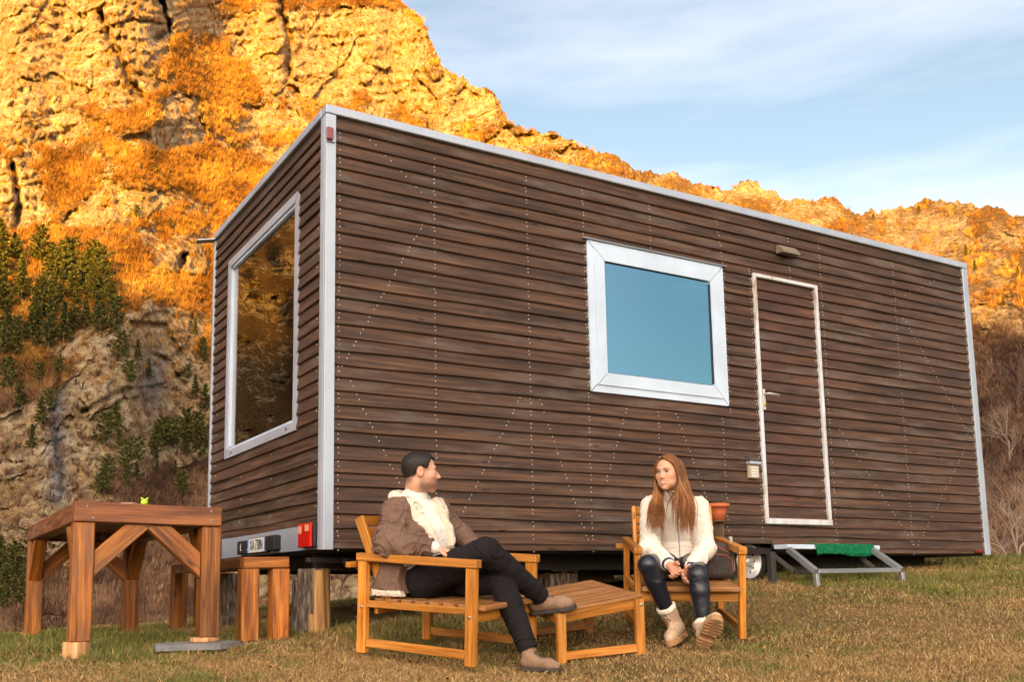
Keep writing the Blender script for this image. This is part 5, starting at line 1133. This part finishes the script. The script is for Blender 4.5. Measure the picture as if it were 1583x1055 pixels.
# ------------------------------------------------------------------ the man
def bb(pts, m_): a = np.array([A3(p) for p in pts]); return a.min(0)-m_, a.max(0)+m_
def man():
    F = FM; U, V_, T_ = A3(F.U), A3(F.V), A3(F.T); f3 = lambda *a: A3(F(*a))
    pel, che, nb, nt_ = f3(.245, .31, .385), f3(.185, .31, .62), f3(.130, .31, .800), f3(.150, .31, .87)
    shR, shL = f3(.145, .150, .765), f3(.165, .475, .765); elR, wrR = f3(.165, .035, .585), f3(.400, .135, .572); elL, wrL = f3(.285, .600, .60), f3(.50, .46, .53)
    hpR, hpL = f3(.275, .225, .388), f3(.275, .40, .388); knR, knL = A3(W(752, 853, 5.02)), A3(W(774, 900, 5.12)); anR, anL = A3(W(834, 921, 5.27)), A3(W(816, 1002, 5.0))
    up = (nb-pel)/np.linalg.norm(nb-pel); fw = U-up*(U @ up); fw /= np.linalg.norm(fw); la = np.cross(up, fw)
    H = Head(f3(.182, .31, .972), CM[0]*1.0+A3((0, 0, 1))*(-.02)-CM[2]*.16, A3((0, 0, 1))+CM[0]*.02, .97)
    root = empty('person', F(.3, .31, 0), 'man sitting cross legged in a brown shearling jacket, white roll neck and black trousers', 'person')
    HR = hand(wrR+(wrR-elR)*.02, (wrR-elR)*.6+V_*.10-T_*.05, -T_, -1, (.5, .5, .5, .45), .05, .95); HL = hand(wrL, (wrL-elL)*.5-V_*.1-T_*.1, -T_, 1, (.3,)*4, .05, .95)
    def body(P):
        d = cap(P, hpR, hpL, .09, .09); d = smin(d, cap(sq(P, pel, la, 1.35), pel, che, .095, .10), .05); d = smin(d, cap(sq(P, che, la, 1.3), che, nb-up*.05, .105, .06), .05); d = smin(d, cap(P, shR, shL, .05, .05), .05)
        for (a, b, c) in ((shR, elR, wrR), (shL, elL, wrL)): d = smin(d, chain(P, [a, b, c], [.046, .036, .024], .02), .03)
        for (a, b, c) in ((hpR, knR, anR), (hpL, knL, anL)): d = smin(d, chain(P, [a, b, c], [.078, .052, .028], .03), .03)
        for (a, toe) in ((anR, anR+(CM[0]*.8-CM[1]*.20)*.10), (anL, anL+(CM[0]*.9-CM[1]*.35)*.10)): d = smin(d, cap(P, a-A3((0, 0, .035)), toe-A3((0, 0, .048)), .022, .014), .02)
        d = smin(d, chain(P, [nb-up*.03, nt_, H.wpt((0, -.03, -.06))], [.062, .057, .056], .02), .03)
        near = np.linalg.norm(P-H.c, axis=1) < .2
        if near.any(): d[near] = smin(d[near], H.sdf(P[near]), .02)
        for B, w_ in ((HR, wrR), (HL, wrL)):
            near = np.linalg.norm(P-w_, axis=1) < .26
            if near.any(): d[near] = smin(d[near], hand_sdf(P[near], B), .008)
        return d
    lo, hi = bb([pel, nb, shR, shL, elR, elL, wrR, wrL, hpR, knR, knL, anR, anL, H.c+A3((0, 0, .1)), anL+CM[0]*.12-A3((0, 0, .05))], .16)
    q = lambda V: H.loc(V)
    def beard(V): p = q(V); g_ = np.exp(-((p[:, 2]+.075)/.038)**2)*sstep(-.03, .0, p[:, 1])*(p[:, 2] < -.03); g_ = g_*.85+.6*np.exp(-((p[:, 2]+.043)/.006)**2-(p[:, 0]/.03)**2)*(p[:, 1] > .06); s_ = .95*sstep(-.01, .02, p[:, 2])*sstep(.050, .025, p[:, 1]); s_ = np.maximum(s_, .95*sstep(.0, -.03, p[:, 1]+.035)*sstep(-.085, -.045, p[:, 2])); ear = np.exp(-((np.abs(p[:, 0])-.08)/.014)**2-((p[:, 1]+.010)/.020)**2-(p[:, 2]/.03)**2); return np.clip(np.maximum(g_, s_)*(1-1.5*ear), 0, 1)*(p[:, 2] > -.12)
    def lip(V): p = q(V); return np.exp(-((p[:, 2]+.061-np.abs(p[:, 0])*.25)/.0085)**4)*np.exp(-(p[:, 0]/.026)**4)*(p[:, 1] > .075)*.8
    def blush(V): p = q(V); return np.clip(np.exp(-((np.abs(p[:, 0])-.045)/.02)**2-((p[:, 2]+.02)/.022)**2)+np.exp(-(p[:, 0]/.013)**2-((p[:, 2]+.025)/.015)**2)*(p[:, 1] > .09)+.9*np.exp(-((np.abs(p[:, 0])-.08)/.012)**2-((p[:, 1]+.010)/.02)**2-(p[:, 2]/.03)**2), 0, 1)
    b = sdfobj('body', body, lo, hi, .0036, M['skin'], root, {'beard': beard, 'lip': lip, 'blush': blush}); face_parts(H, b, False)
    # hair
    def hair(P):
        p = q(P); d = ell(p, (0, -.014, .030), (.073, .094, .084)); n = noise(p[:, 0]*90, p[:, 1]*90, p[:, 2]*60, 3); th = .0015+.011*sstep(-.01, .085, p[:, 2])+.002*sstep(0, .06, p[:, 1])*sstep(.05, .08, p[:, 2])
        d = d-th-.0008*n; zl = np.interp(p[:, 1]+.004*noise(p[:, 0]*200, p[:, 1]*200, p[:, 2]*200, 6), [-.2, -.065, -.040, -.026, .006, .012, .028, .040, .052, .2], [-.060, -.060, -.038, .022, .026, .018, .022, .046, .079, .084]); low = zl-p[:, 2]+.004*noise(p[:, 0]*150, p[:, 1]*150, p[:, 2]*90, 8)
        return smax(d, low*.6, .008)*H.s*.9
    c = H.c; hr = sdfobj('hair', hair, c-.15, c+.15, .0024, M['hair_dark'], b, {'tone': lambda V: np.clip(.4+.35*noise(V[:, 0]*300, V[:, 1]*300, V[:, 2]*80, 2)+.3*sstep(.05, -.03, q(V)[:, 2]), 0, 1)})
    nn_ = 15000; rr = np.random.default_rng(9); th = rr.uniform(0, 2*np.pi, nn_); ph = np.arccos(rr.uniform(-.75, 1, nn_)); L3 = []
    dd = np.stack([np.sin(ph)*np.cos(th), np.sin(ph)*np.sin(th), np.cos(ph)], 1); p0 = dd*A3((.0745, .0965, .092))+A3((0, -.014, .030)); okk = p0[:, 2] > .006+np.interp(p0[:, 1], [-.2, -.065, -.040, -.026, .006, .012, .028, .040, .052, .2], [-.060, -.060, -.038, .022, .026, .018, .022, .046, .079, .084]); p0 = p0[okk]; dd = dd[okk]
    ax = dd*.45+np.where(p0[:, 2:3] > .06, A3((0, .6, .25))[None], A3((0, -.5, -.5))[None])+rr.normal(0, .16, dd.shape); ax /= np.linalg.norm(ax, axis=1)[:, None]; tip = p0+ax*(rr.uniform(.004, .014, len(ax))*np.interp(p0[:, 2], [-.05, .03, .08], [.35, .6, 1.1]))[:, None]; sd_ = np.cross(ax, dd+.01); sd_ /= np.linalg.norm(sd_, axis=1)[:, None]; sd_ *= .0011
    Wm = lambda p: H.c+(np.outer(p[:, 0], H.x)+np.outer(p[:, 1], H.y)+np.outer(p[:, 2], H.z))*H.s
    VV = np.stack([Wm(p0+sd_), Wm(p0-sd_), Wm(tip)], 1).reshape(-1, 3); npmesh('hair_tips', VV, np.arange(len(VV)).reshape(-1, 3), [M['hair_dark']], {'tone': np.repeat(rr.random(len(ax)), 3)}, parent=hr)
    # sweater
    def tor(P, off, hip=.0):
        d = cap(P, hpR+fw*-.03, hpL+fw*-.03, .10+off+hip, .10+off+hip); d = smin(d, cap(sq(P, pel, la, 1.32), pel, che, .108+off, .115+off), .06); d = smin(d, cap(sq(P, che, la, 1.28), che, nb-up*.06, .118+off, .075+off), .06); d = smin(d, cap(P, shR-la*0-up*.005, shL-up*.005, .060+off*.8, .060+off*.8), .06); return d
    neckd = lambda P, r, t0, t1: smax(cap(P, nb-up*.05, nt_+up*.03, r*1.1, r), np.maximum((P-nt_) @ up-t1, -((P-nb) @ up)+t0), .006)
    def swe(P):
        l_ = (P-pel) @ la; rib = .0022*np.cos(l_*2*np.pi/.017)+.0010*np.cos(((P-pel) @ up)*2*np.pi/.02)*np.cos(l_*np.pi/.017)
        ang = np.arctan2((P-nb) @ la, (P-nb) @ fw); d = tor(P, .006)+folds(P, up, 16, -.004, 4); d = smin(d+rib, neckd(P, .068, -.03, .012)+.0012*np.cos(ang*34), .015)
        d = smax(d, -((P-pel) @ up)+.06, .01); ck = cap(P, wrR-(wrR-elR)*.16, wrR+(wrR-elR)*.03, .036, .034); return np.minimum(d, ck+.001*np.cos(((P-wrR) @ (wrR-elR))*2000))
    sdfobj('sweater', swe, *bb([pel, che, shR, shL, hpR, hpL, nt_, wrR], .17), .0038, M['knit'], b)
    # jacket
    def opening(P):
        c_ = (P-pel) @ up; f_ = (P-pel) @ fw; l_ = (P-pel) @ la; wv = .006*noise(c_*14, 0, 0, 8)
        wid = .056+.050*sstep(.05, .36, c_)+.26*sstep(.16, .02, c_); return np.maximum(np.abs(l_+.004+wv)-wid, -f_+.035-.050*sstep(.16, .0, c_))
    def sleeves(P):
        a = chain(P, [shR-up*.01, elR, elR+(wrR-elR)*.97], [.073, .062, .046], .03)+folds(P, (elR-shR)/np.linalg.norm(elR-shR), 26, -.012, 3)+folds(P, (wrR-elR)/np.linalg.norm(wrR-elR), 26, -.011, 6)
        c_ = chain(P, [shL-up*.01, elL, wrL], [.073, .060, .046], .03)+folds(P, (elL-shL)/np.linalg.norm(elL-shL), 24, -.007, 5); a = smax(a, ((P-wrR) @ ((wrR-elR)/np.linalg.norm(wrR-elR)))+.004, .004); return np.minimum(a, c_)
    def jbase(P, off=0):
        d = tor(P, .030+off, .018); sk = cap(sq(P, pel, la, 1.5), pel-fw*.02+up*.03, f3(.205, .31, .345), .128+off, .135+off); d = smin(d, sk, .04); d = smin(d, cap(sq(P, pel, U, 1.25), f3(.165, .15, .54), f3(.150, .100, .33), .075+off, .070+off), .04); d = d+folds(P, up, 14, -.011, 9)
        return d
    def jac(P):
        d = jbase(P); d = smax(d, -((P-f3(0, 0, .322)) @ T_), .006); d = smax(d, ((P-nb) @ up)-.022, .02)
        d = smin(d, sleeves(P), .018); keep = tor(P, .010); op = opening(P); d = smax(d, -np.maximum(op, -keep-.02), .004)
        return smax(d, -(tor(P, -.006)), .003)
    J = sdfobj('jacket', jac, *bb([pel, che, shR, shL, elR, elL, wrR, wrL, f3(.1, .2, .3), hpR, hpL], .19), .0038, M['suede'], b)
    def trim(P):
        fz = .0018*noise(P[:, 0]*120, P[:, 1]*120, P[:, 2]*120, 5); op = opening(P); d = jbase(P, .010); c_ = (P-pel) @ up
        e = smax(d, np.abs(op-.016)-.019-.018*sstep(.15, .40, c_), .006); e = smax(e, -tor(P, .004), .004); e = smax(e, ((P-nb) @ up)-.01, .01); e = smax(e, -((P-f3(0, 0, .318)) @ T_), .006)
        e = smax(e, -((P-pel) @ fw)+.03, .004)
        hem = smax(smax(jbase(P, .007), np.abs((P-f3(0, 0, .322)) @ T_)-.016, .008), -jbase(P, -.02), .004); hem = smax(hem, -opening(P), .004)
        e = np.minimum(e, hem)
        # collar: a thick fold around the neck opening into lapels
        pts = [nb+la*-.085*1+fw*.075-up*.050, nb-la*.098+fw*.02+up*.012, nb-la*.080-fw*.055+up*.050, nb-fw*.085+up*.062, nb+la*.080-fw*.055+up*.050, nb+la*.098+fw*.02+up*.012, nb+la*.085+fw*.075-up*.050]
        cl = chain(P, pts, [.020, .030, .033, .033, .033, .030, .020], .02); return smin(e, cl, .012)+fz
    sdfobj('shearling_trim', trim, *bb([pel, che, shR, shL, f3(.1, .2, .3), hpR, hpL, nb+up*.06], .19), .0038, M['shear'], J)
    # trousers
    def legs(P, off=.0):
        d = cap(P, hpR, hpL, .108+off, .108+off)
        for (h_, k_, a_, s_) in ((hpR, knR, anR, 1), (hpL, knL, anL, 2)):
            ax1 = (k_-h_)/np.linalg.norm(k_-h_); ax2 = (a_-k_)/np.linalg.norm(a_-k_); l = chain(P, [h_, h_+(k_-h_)*.5, k_, k_+(a_-k_)*.35, a_-ax2*.0], [.098, .086, .066, .062, .050], .014)
            kn = np.exp(-(np.linalg.norm(P-k_, axis=1)/.13)**2); l = l-(folds(P, ax1, 30, .008, 11+s_)*(.3+kn)+folds(P, ax2, 32, .009, 14+s_)*(.35+.6*np.exp(-(np.linalg.norm(P-a_, axis=1)/.10)**2)))
            l = smax(l, ((P-a_) @ ax2)-.012, .004); d = smin(d, l, .03 if s_ == 1 else .018)
        return d
    sdfobj('trousers', legs, *bb([hpR, hpL, knR, knL, anR, anL], .15), .0038, M['denim'], b)
    # shoes
    gL = W(868, 1034, 4.90); hL = W(803, 1031, 4.995); hL.z = gz(hL.x, hL.y)+.003; gL.z = gz(gL.x, gL.y)+.005
    shoe('shoe', hL, gL, (0, 0, 1), anL+(knL-anL)*.07, M['shoe'], M['dsole'], b, lace=M['lace'])
    shoe('shoe', W(818, 952, 5.33), W(893, 942, 5.22), -CM[0]*.05+A3((0, 0, 1))-CM[2]*-.25, anR+(knR-anR)*.03, M['shoe'], M['dsole'], b, lace=M['lace'])
man(); print('man', round(time.time()-T0, 1))
# ------------------------------------------------------------------ the woman
def woman():
    F = FW; U, V_, T_ = A3(F.U), A3(F.V), A3(F.T); f3 = lambda *a: A3(F(*a))
    pel, che, nb = f3(.37, .300, .39), f3(.345, .295, .61), f3(.335, .285, .775)
    H = Head(A3(W(1033, 731, 5.92)), -CM[0]*.62+CM[2]*.78-CM[1]*.0+A3((0, 0, -.03)), A3((0, 0, 1))-CM[0]*.03, .94)
    nt_ = H.wpt((0, -.03, -.075)); shR, shL = f3(.335, .150, .742), f3(.335, .425, .742)
    elR, elL = A3(W(1004, 850, 5.83)), A3(W(1090, 850, 5.83)); wrR, wrL = A3(W(1035, 874, 5.56)), A3(W(1068, 881, 5.56))
    hpR, hpL = f3(.40, .225, .385), f3(.40, .385, .385); knR, knL = A3(W(1002, 874, 5.56)), A3(W(1079, 889, 5.48)); anR, anL = A3(W(1038, 960, 5.60)), A3(W(1089, 976, 5.42))
    up = (nb-pel)/np.linalg.norm(nb-pel); fw = U-up*(U @ up); fw /= np.linalg.norm(fw); la = np.cross(up, fw)
    root = empty('person', F(.3, .31, 0), 'woman with long auburn hair sitting in a white fleece jacket and dark leather leggings', 'person')
    HR = hand(wrR, A3(W(1052, 893, 5.47))-wrR, -CM[1]*.3-CM[2]*-.9, -1, (.75, .7, .6, .45), .03, .93); HL = hand(wrL, A3(W(1048, 899, 5.47))-wrL, -CM[1]*.2-CM[2]*-.9, 1, (.55, .5, .45, .35), .03, .93)
    def body(P):
        d = cap(P, hpR, hpL, .09, .09); d = smin(d, cap(sq(P, pel, la, 1.25), pel, che, .085, .085), .05); d = smin(d, cap(sq(P, che, la, 1.2), che, nb-up*.05, .09, .05), .05); d = smin(d, cap(P, shR, shL, .042, .042), .04)
        for (a, b, c) in ((shR, elR, wrR), (shL, elL, wrL)): d = smin(d, chain(P, [a, b, c], [.040, .032, .020], .02), .03)
        for (a, b, c) in ((hpR, knR, anR), (hpL, knL, anL)): d = smin(d, chain(P, [a, b, c], [.075, .046, .020], .03), .03)
        d = smin(d, cap(P, anR, A3(W(1039, 985, 5.55)), .022, .016), .02); d = smin(d, cap(P, anL, anL-A3((0, 0, .05)), .024, .02), .02)
        d = smin(d, chain(P, [nb-up*.02, nt_], [.052, .048], .02), .03); near = np.linalg.norm(P-H.c, axis=1) < .2
        if near.any(): d[near] = smin(d[near], H.sdf(P[near], True), .02)
        for B, w_ in ((HR, wrR), (HL, wrL)):
            near = np.linalg.norm(P-w_, axis=1) < .25
            if near.any(): d[near] = np.minimum(smin(d[near], cap(P[near], *B[0]), .01), hand_sdf(P[near], B))
        return d
    lo, hi = bb([pel, nb, shR, shL, elR, elL, wrR, wrL, hpR, knR, knL, anR, anL, H.c+A3((0, 0, .1)), A3(W(1092, 1005, 5.40))], .15); q = lambda V: H.loc(V)
    def lip(V): p = q(V); return np.exp(-((p[:, 2]+.061-np.abs(p[:, 0])*.25)/.009)**4)*np.exp(-(p[:, 0]/.028)**4)*(p[:, 1] > .07)
    def blush(V): p = q(V); hd = sum(np.exp(-(np.linalg.norm(V-w_, axis=1)/.15)**4) for w_ in (wrR, wrL)); return np.clip(np.exp(-((np.abs(p[:, 0])-.042)/.022)**2-((p[:, 2]+.022)/.022)**2)*(p[:, 1] > .03)+hd*.55, 0, 1)
    b = sdfobj('body', body, lo, hi, .0034, M['skin'], root, {'beard': lambda V: V[:, 0]*0, 'lip': lip, 'blush': blush}); face_parts(H, b, True)
    # long hair: a solid scalp layer plus strands
    def scalp(P):
        p = q(P); d = ell(p, (0, -.016, .030), (.080, .100, .090)); front = (p[:, 1]-.052)+.9*np.maximum(0, p[:, 2]-.06)*-1; lo_ = -(p[:, 2]+.09); face = np.maximum(np.abs(p[:, 0])-.055, p[:, 2]-.082)
        return smax(smax(d, lo_, .01), np.where(p[:, 2] > .07, p[:, 1]-.056, np.minimum(front+.02, 9)), .006)*H.s*.9+.0015*noise(p[:, 0]*160, p[:, 1]*40, p[:, 2]*20, 3)
    hs = sdfobj('hair', scalp, H.c-.16, H.c+.16, .003, M['hair_auburn'], b, {'tone': lambda V: np.clip(.25+.3*noise(V[:, 0]*240, V[:, 1]*240, V[:, 2]*20, 2), 0, 1)})
    rr = np.random.default_rng(4); SV_ = []; SF = []; ST_ = []; base = 0
    def strand(pts, r0, tone):
        nonlocal base
        pts = np.array(pts); t = np.linspace(0, 1, 15); k = np.linspace(0, 1, len(pts)); C_ = np.stack([np.interp(t, k, pts[:, i]) for i in range(3)], 1)
        for _ in range(3): C_[1:-1] = (C_[:-2]+2*C_[1:-1]+C_[2:])/4
        T1 = np.gradient(C_, axis=0); T1 /= np.linalg.norm(T1, axis=1)[:, None]; s1 = np.cross(T1, CM[2]); s1 /= np.maximum(np.linalg.norm(s1, axis=1), 1e-5)[:, None]; s2 = np.cross(T1, s1)
        w_ = r0*np.interp(t, [0, .1, .8, 1], [.6, 1, .8, .12])[:, None]; ring = np.stack([C_+s1*w_, C_+s2*w_*.6, C_-s1*w_, C_-s2*w_*.6], 1).reshape(-1, 3); SV_.append(ring)
        i = np.arange(14)[:, None]*4; f_ = np.concatenate([np.concatenate([i+j, i+(j+1) % 4, i+4+(j+1) % 4, i+4+j], 1) for j in range(4)]); SF.append(f_+base); ST_.append(np.full(len(ring), tone)); base += len(ring)
    clump = rr.normal(0, 1, (60, 4))
    for n in range(1500):
        cl = clump[rr.integers(0, 60)]; sd = 1 if rr.random() < .70 else -1                 # +1: her left side is local +x? (x = right of the face)
        yb = rr.uniform(-.085, .060); x1 = sd*(.080-.10*max(0, abs(yb+.02)-.05)); j = lambda s_: rr.normal(0, s_, 3)
        yb2 = min(yb, .035)
        p = [H.wpt((sd*.004+rr.normal(0, .006), yb*.95, .112-.9*abs(yb+.015)**1.6*2.2)), H.wpt((sd*.052, yb*1.02, .098-.3*max(0, abs(yb+.01)-.04))), H.wpt((x1*1.06, yb2*1.0+.0, .040)), H.wpt((x1*1.10, yb2-.004, -.03)), H.wpt((x1*1.06, yb2-.012, -.095))]
        side_img = -1 if (A3(p[3])-H.c) @ CM[0] < -.012 else 1
        front = (A3(p[3])-H.c) @ CM[2]                                                       # + = towards the viewer
        if side_img < 0:
            e = A3(W(1017+5*cl[0]+rr.normal(0, 2), 812+8*cl[1]+rr.normal(0, 4)-6, 5.76)); m_ = A3(W(1015+4*cl[0]+rr.normal(0, 2), 782, 5.80)) 
        else:
            xx = 1062+6*cl[0]+rr.normal(0, 2.5); e = A3(W(xx, 814+8*cl[1]+rr.normal(0, 5), 5.70)); m_ = A3(W(xx*.6+.4*1062+rr.normal(0, 4), 772, 5.74))
            if rr.random() < .10: xx = 1040+4*cl[2]; e = A3(W(xx+2, 800+10*cl[1], 5.69)); m_ = A3(W(xx+3, 770, 5.73))
        if front < -.045 and rr.random() < .8: e = e-CM[2]*0; m_ = m_+A3((0, 0, .005))
        p += [m_+j(.0015), (m_*.45+e*.55)+j(.0025), e]
        strand(p, rr.uniform(.0013, .0026), np.clip(.45+.22*cl[3]+rr.normal(0, .16), 0, 1))
    for n in range(260):                                                                      # hair line over the forehead and crown
        sd = rr.choice((-1, 1)); a = rr.uniform(0, 1); p = [H.wpt((sd*.003, .066-.03*a, .098+.012*a)), H.wpt((sd*.034, .064-.02*a, .082+.01*a)), H.wpt((sd*.060, .046-.01*a, .050)), H.wpt((sd*.078, .028, .0)), H.wpt((sd*.082, .020, -.06))]
        strand([A3(x_)+rr.normal(0, .0015, 3) for x_ in p], rr.uniform(.0012, .002), np.clip(.35+rr.normal(0, .15), 0, 1))
    npmesh('long_strands', np.concatenate(SV_), np.concatenate(SF), [M['hair_auburn']], {'tone': np.concatenate(ST_)}, True, hs)
    # leggings
    def legs(P):
        d = cap(P, hpR, hpL, .100, .100)
        for (h_, k_, a_, s_) in ((hpR, knR, anR, 1), (hpL, knL, anL, 2)):
            ax1 = (k_-h_)/np.linalg.norm(k_-h_); ax2 = (a_-k_)/np.linalg.norm(a_-k_); l = chain(P, [h_, h_+(k_-h_)*.5, k_, k_+(a_-k_)*.3, a_+ax2*.01], [.090, .076, .056, .054, .036], .012); l = smax(l, ((P-(a_+(k_-a_)*.16)) @ ax2), .004)
            kn = np.exp(-(np.linalg.norm(P-k_-(ax2)*.05, axis=1)/.10)**2); l = l-folds(P, ax2, 26, .0035, 21+s_)*(.25+.6*kn); d = smin(d, l, .02)
        return d
    sdfobj('leggings', legs, *bb([hpR, hpL, knR, knL, anR, anL], .15), .0036, M['leather'], b)
    # jacket
    def jac(P):
        d = cap(sq(P, pel, la, 1.30), pel-up*.02, che, .122, .108); d = smin(d, cap(sq(P, che, la, 1.22), che, nb-up*.05, .108, .070), .05); d = smin(d, ell(P, che+fw*.035+up*.07, (.105, .075, .07), (la, fw, up)), .05); d = smin(d, cap(P, shR-up*.005, shL-up*.005, .052, .052), .05)
        d = smax(d, -((P-f3(0, 0, .330)) @ T_), .01)
        bnd = (P-pel) @ up; d = d+folds(P, up, 13, -.006, 31)-.004*np.exp(-((bnd-.14)/.012)**2)*-1.2
        for (a, e, w_, s_) in ((shR, elR, wrR, 0), (shL, elL, wrL, 1)):
            s1 = smax(chain(P, [a, e, w_], [.062, .054, .040], .03), ((P-w_) @ ((w_-e)/np.linalg.norm(w_-e)))+.026, .006)+folds(P, (e-a)/np.linalg.norm(e-a), 22, -.008, 33+s_)+folds(P, (w_-e)/np.linalg.norm(w_-e), 24, -.007, 36+s_); d = smin(d, s1, .016)
        col = smax(cap(P, nb-up*.03, nt_-up*.0, .064, .060), ((P-nb) @ up)-.060, .008); d = smin(d, col, .015)
        d = smax(d, -cap(P, nb+up*.02, nt_+up*.1, .050, .052), .004); l_ = (P-pel) @ la; d = d+.004*np.exp(-(l_/.004)**2)*(((P-pel) @ fw) > 0)
        return d+.0012*noise(P[:, 0]*75, P[:, 1]*75, P[:, 2]*75, 4)
    J = sdfobj('jacket', jac, *bb([pel, che, shR, shL, elR, elL, wrR, wrL, f3(.24, .3, .3), nb], .17), .0038, M['fleece'], b)
    zp = []
    for c_ in np.linspace(-.02, .38, 30):                       # zip drawn down the front of the jacket
        o_ = pel+up*c_; t = .3
        for _ in range(40): 
            dd = jac((o_+fw*t)[None])[0]; t -= dd*.8
        zp.append(o_+fw*(t+.0005))
    z_ = MB(); z_.tube(zp, .0042, 6); z_.build('zip', mat('lilac_zip', (.30, .27, .36), .45, .2), J)
    for (e, w_) in ((elR, wrR), (elL, wrL)):
        ax = (w_-e)/np.linalg.norm(w_-e); c_ = MB(); c_.lathe(w_-ax*.034, ax, [(.036, 0), (.0385, .004), (.037, .014), (.036, .022), (.031, .025)], 24); c_.build('cuff', M['navy'], J); c_ = MB(); c_.lathe(w_-ax*.012, ax, [(.030, 0), (.0305, .010), (.028, .014), (.023, .0145)], 24); c_.build('inner_cuff', M['knit'], J)
    # boots
    toeR = W(1037, 1002, 5.44); toeR.z = max(toeR.z, gz(toeR.x, toeR.y)+.004)
    shoe('boot', A3(W(1057, 985, 5.66)), toeR, anR-(A3(W(1057, 985, 5.66))*.6+A3(toeR)*.4), anR+(knR-anR)*.22, M['boot'], M['sole'], b, True, M['lace2'], laces_n=6, W_=1.1)
    hl = W(1084, 1014, 5.36); hl.z = gz(hl.x, hl.y)+.010; ax = A3(W(1107, 965, 5.22))-A3(hl)
    ax = ax/np.linalg.norm(ax)*.265; shoe('boot', hl, A3(hl)+ax, A3(anL)-(A3(hl)+ax*.3), anL+(knL-anL)*.10, M['boot'], M['sole'], b, True, M['lace2'], laces_n=6, W_=1.12)
    # backpack beside her
    bc = A3(W(1105, 884, 5.95)); bu = A3((0, 0, 1))+CM[0]*.02; bx_ = CM[0]-bu*(CM[0] @ bu); bx_ /= np.linalg.norm(bx_); by_ = np.cross(bu, bx_)
    seat_z = (FW(.42, .5, .305)).z
    def bag(P):
        x_ = (P-bc) @ bx_; y_ = (P-bc) @ by_; z_ = P[:, 2]-seat_z; tp = .235-.25*np.maximum(0, x_+.02)**1.0*.9; d = np.maximum(np.maximum(np.abs(x_)-.105, np.abs(y_)-.085), np.maximum(-z_+.0, z_-tp)); 
        q_ = np.stack([np.abs(x_)-.065, np.abs(y_)-.045, np.abs(z_-tp/2)-tp/2+.045], 1); d = np.linalg.norm(np.maximum(q_, 0), axis=1)+np.minimum(q_.max(1), 0)-.042; return d+.003*noise(P[:, 0]*22, P[:, 1]*22, P[:, 2]*22, 8)
    bo = sdfobj('pack', bag, bc-.24, bc+.24, .005, fab, BK)
    def onbag(x_, z_):
        t = .2; 
        for _ in range(30): t -= bag((bc+bx_*x_+by_*-t-A3((0, 0, bc[2]-seat_z-z_)))[None])[0]*.9
        return bc+bx_*x_-by_*(t+.001)-A3((0, 0, bc[2]-seat_z-z_))
    q2 = MB(); q2.tube([onbag(x_, z_) for x_, z_ in ((-.09, .125), (-.05, .145), (.0, .150), (.05, .145), (.085, .12), (.09, .06), (.085, .02))], .0028, 6); q2.tube([onbag(x_, z_) for x_, z_ in ((-.06, .21), (0, .195), (.06, .165), (.095, .13))], .0028, 6); q2.build('piping', org, BK)
    q2 = MB(); q2.tube([onbag(x_, z_) for x_, z_ in ((.06, .20), (.115, .17), (.125, .10), (.10, .02))], .009, 6); q2.build('strap', M['black'], BK)
    q2 = MB(); b0 = bc+bx_*.115; q2.beam((b0[0], b0[1], seat_z+.05), (b0[0]-.01, b0[1], seat_z+.26), .022, .006, (1, 0, 0)); q2.build('pale_strap', M['rim'], BK)
woman(); print('woman', round(time.time()-T0, 1))

print('total', round(time.time()-T0, 1))
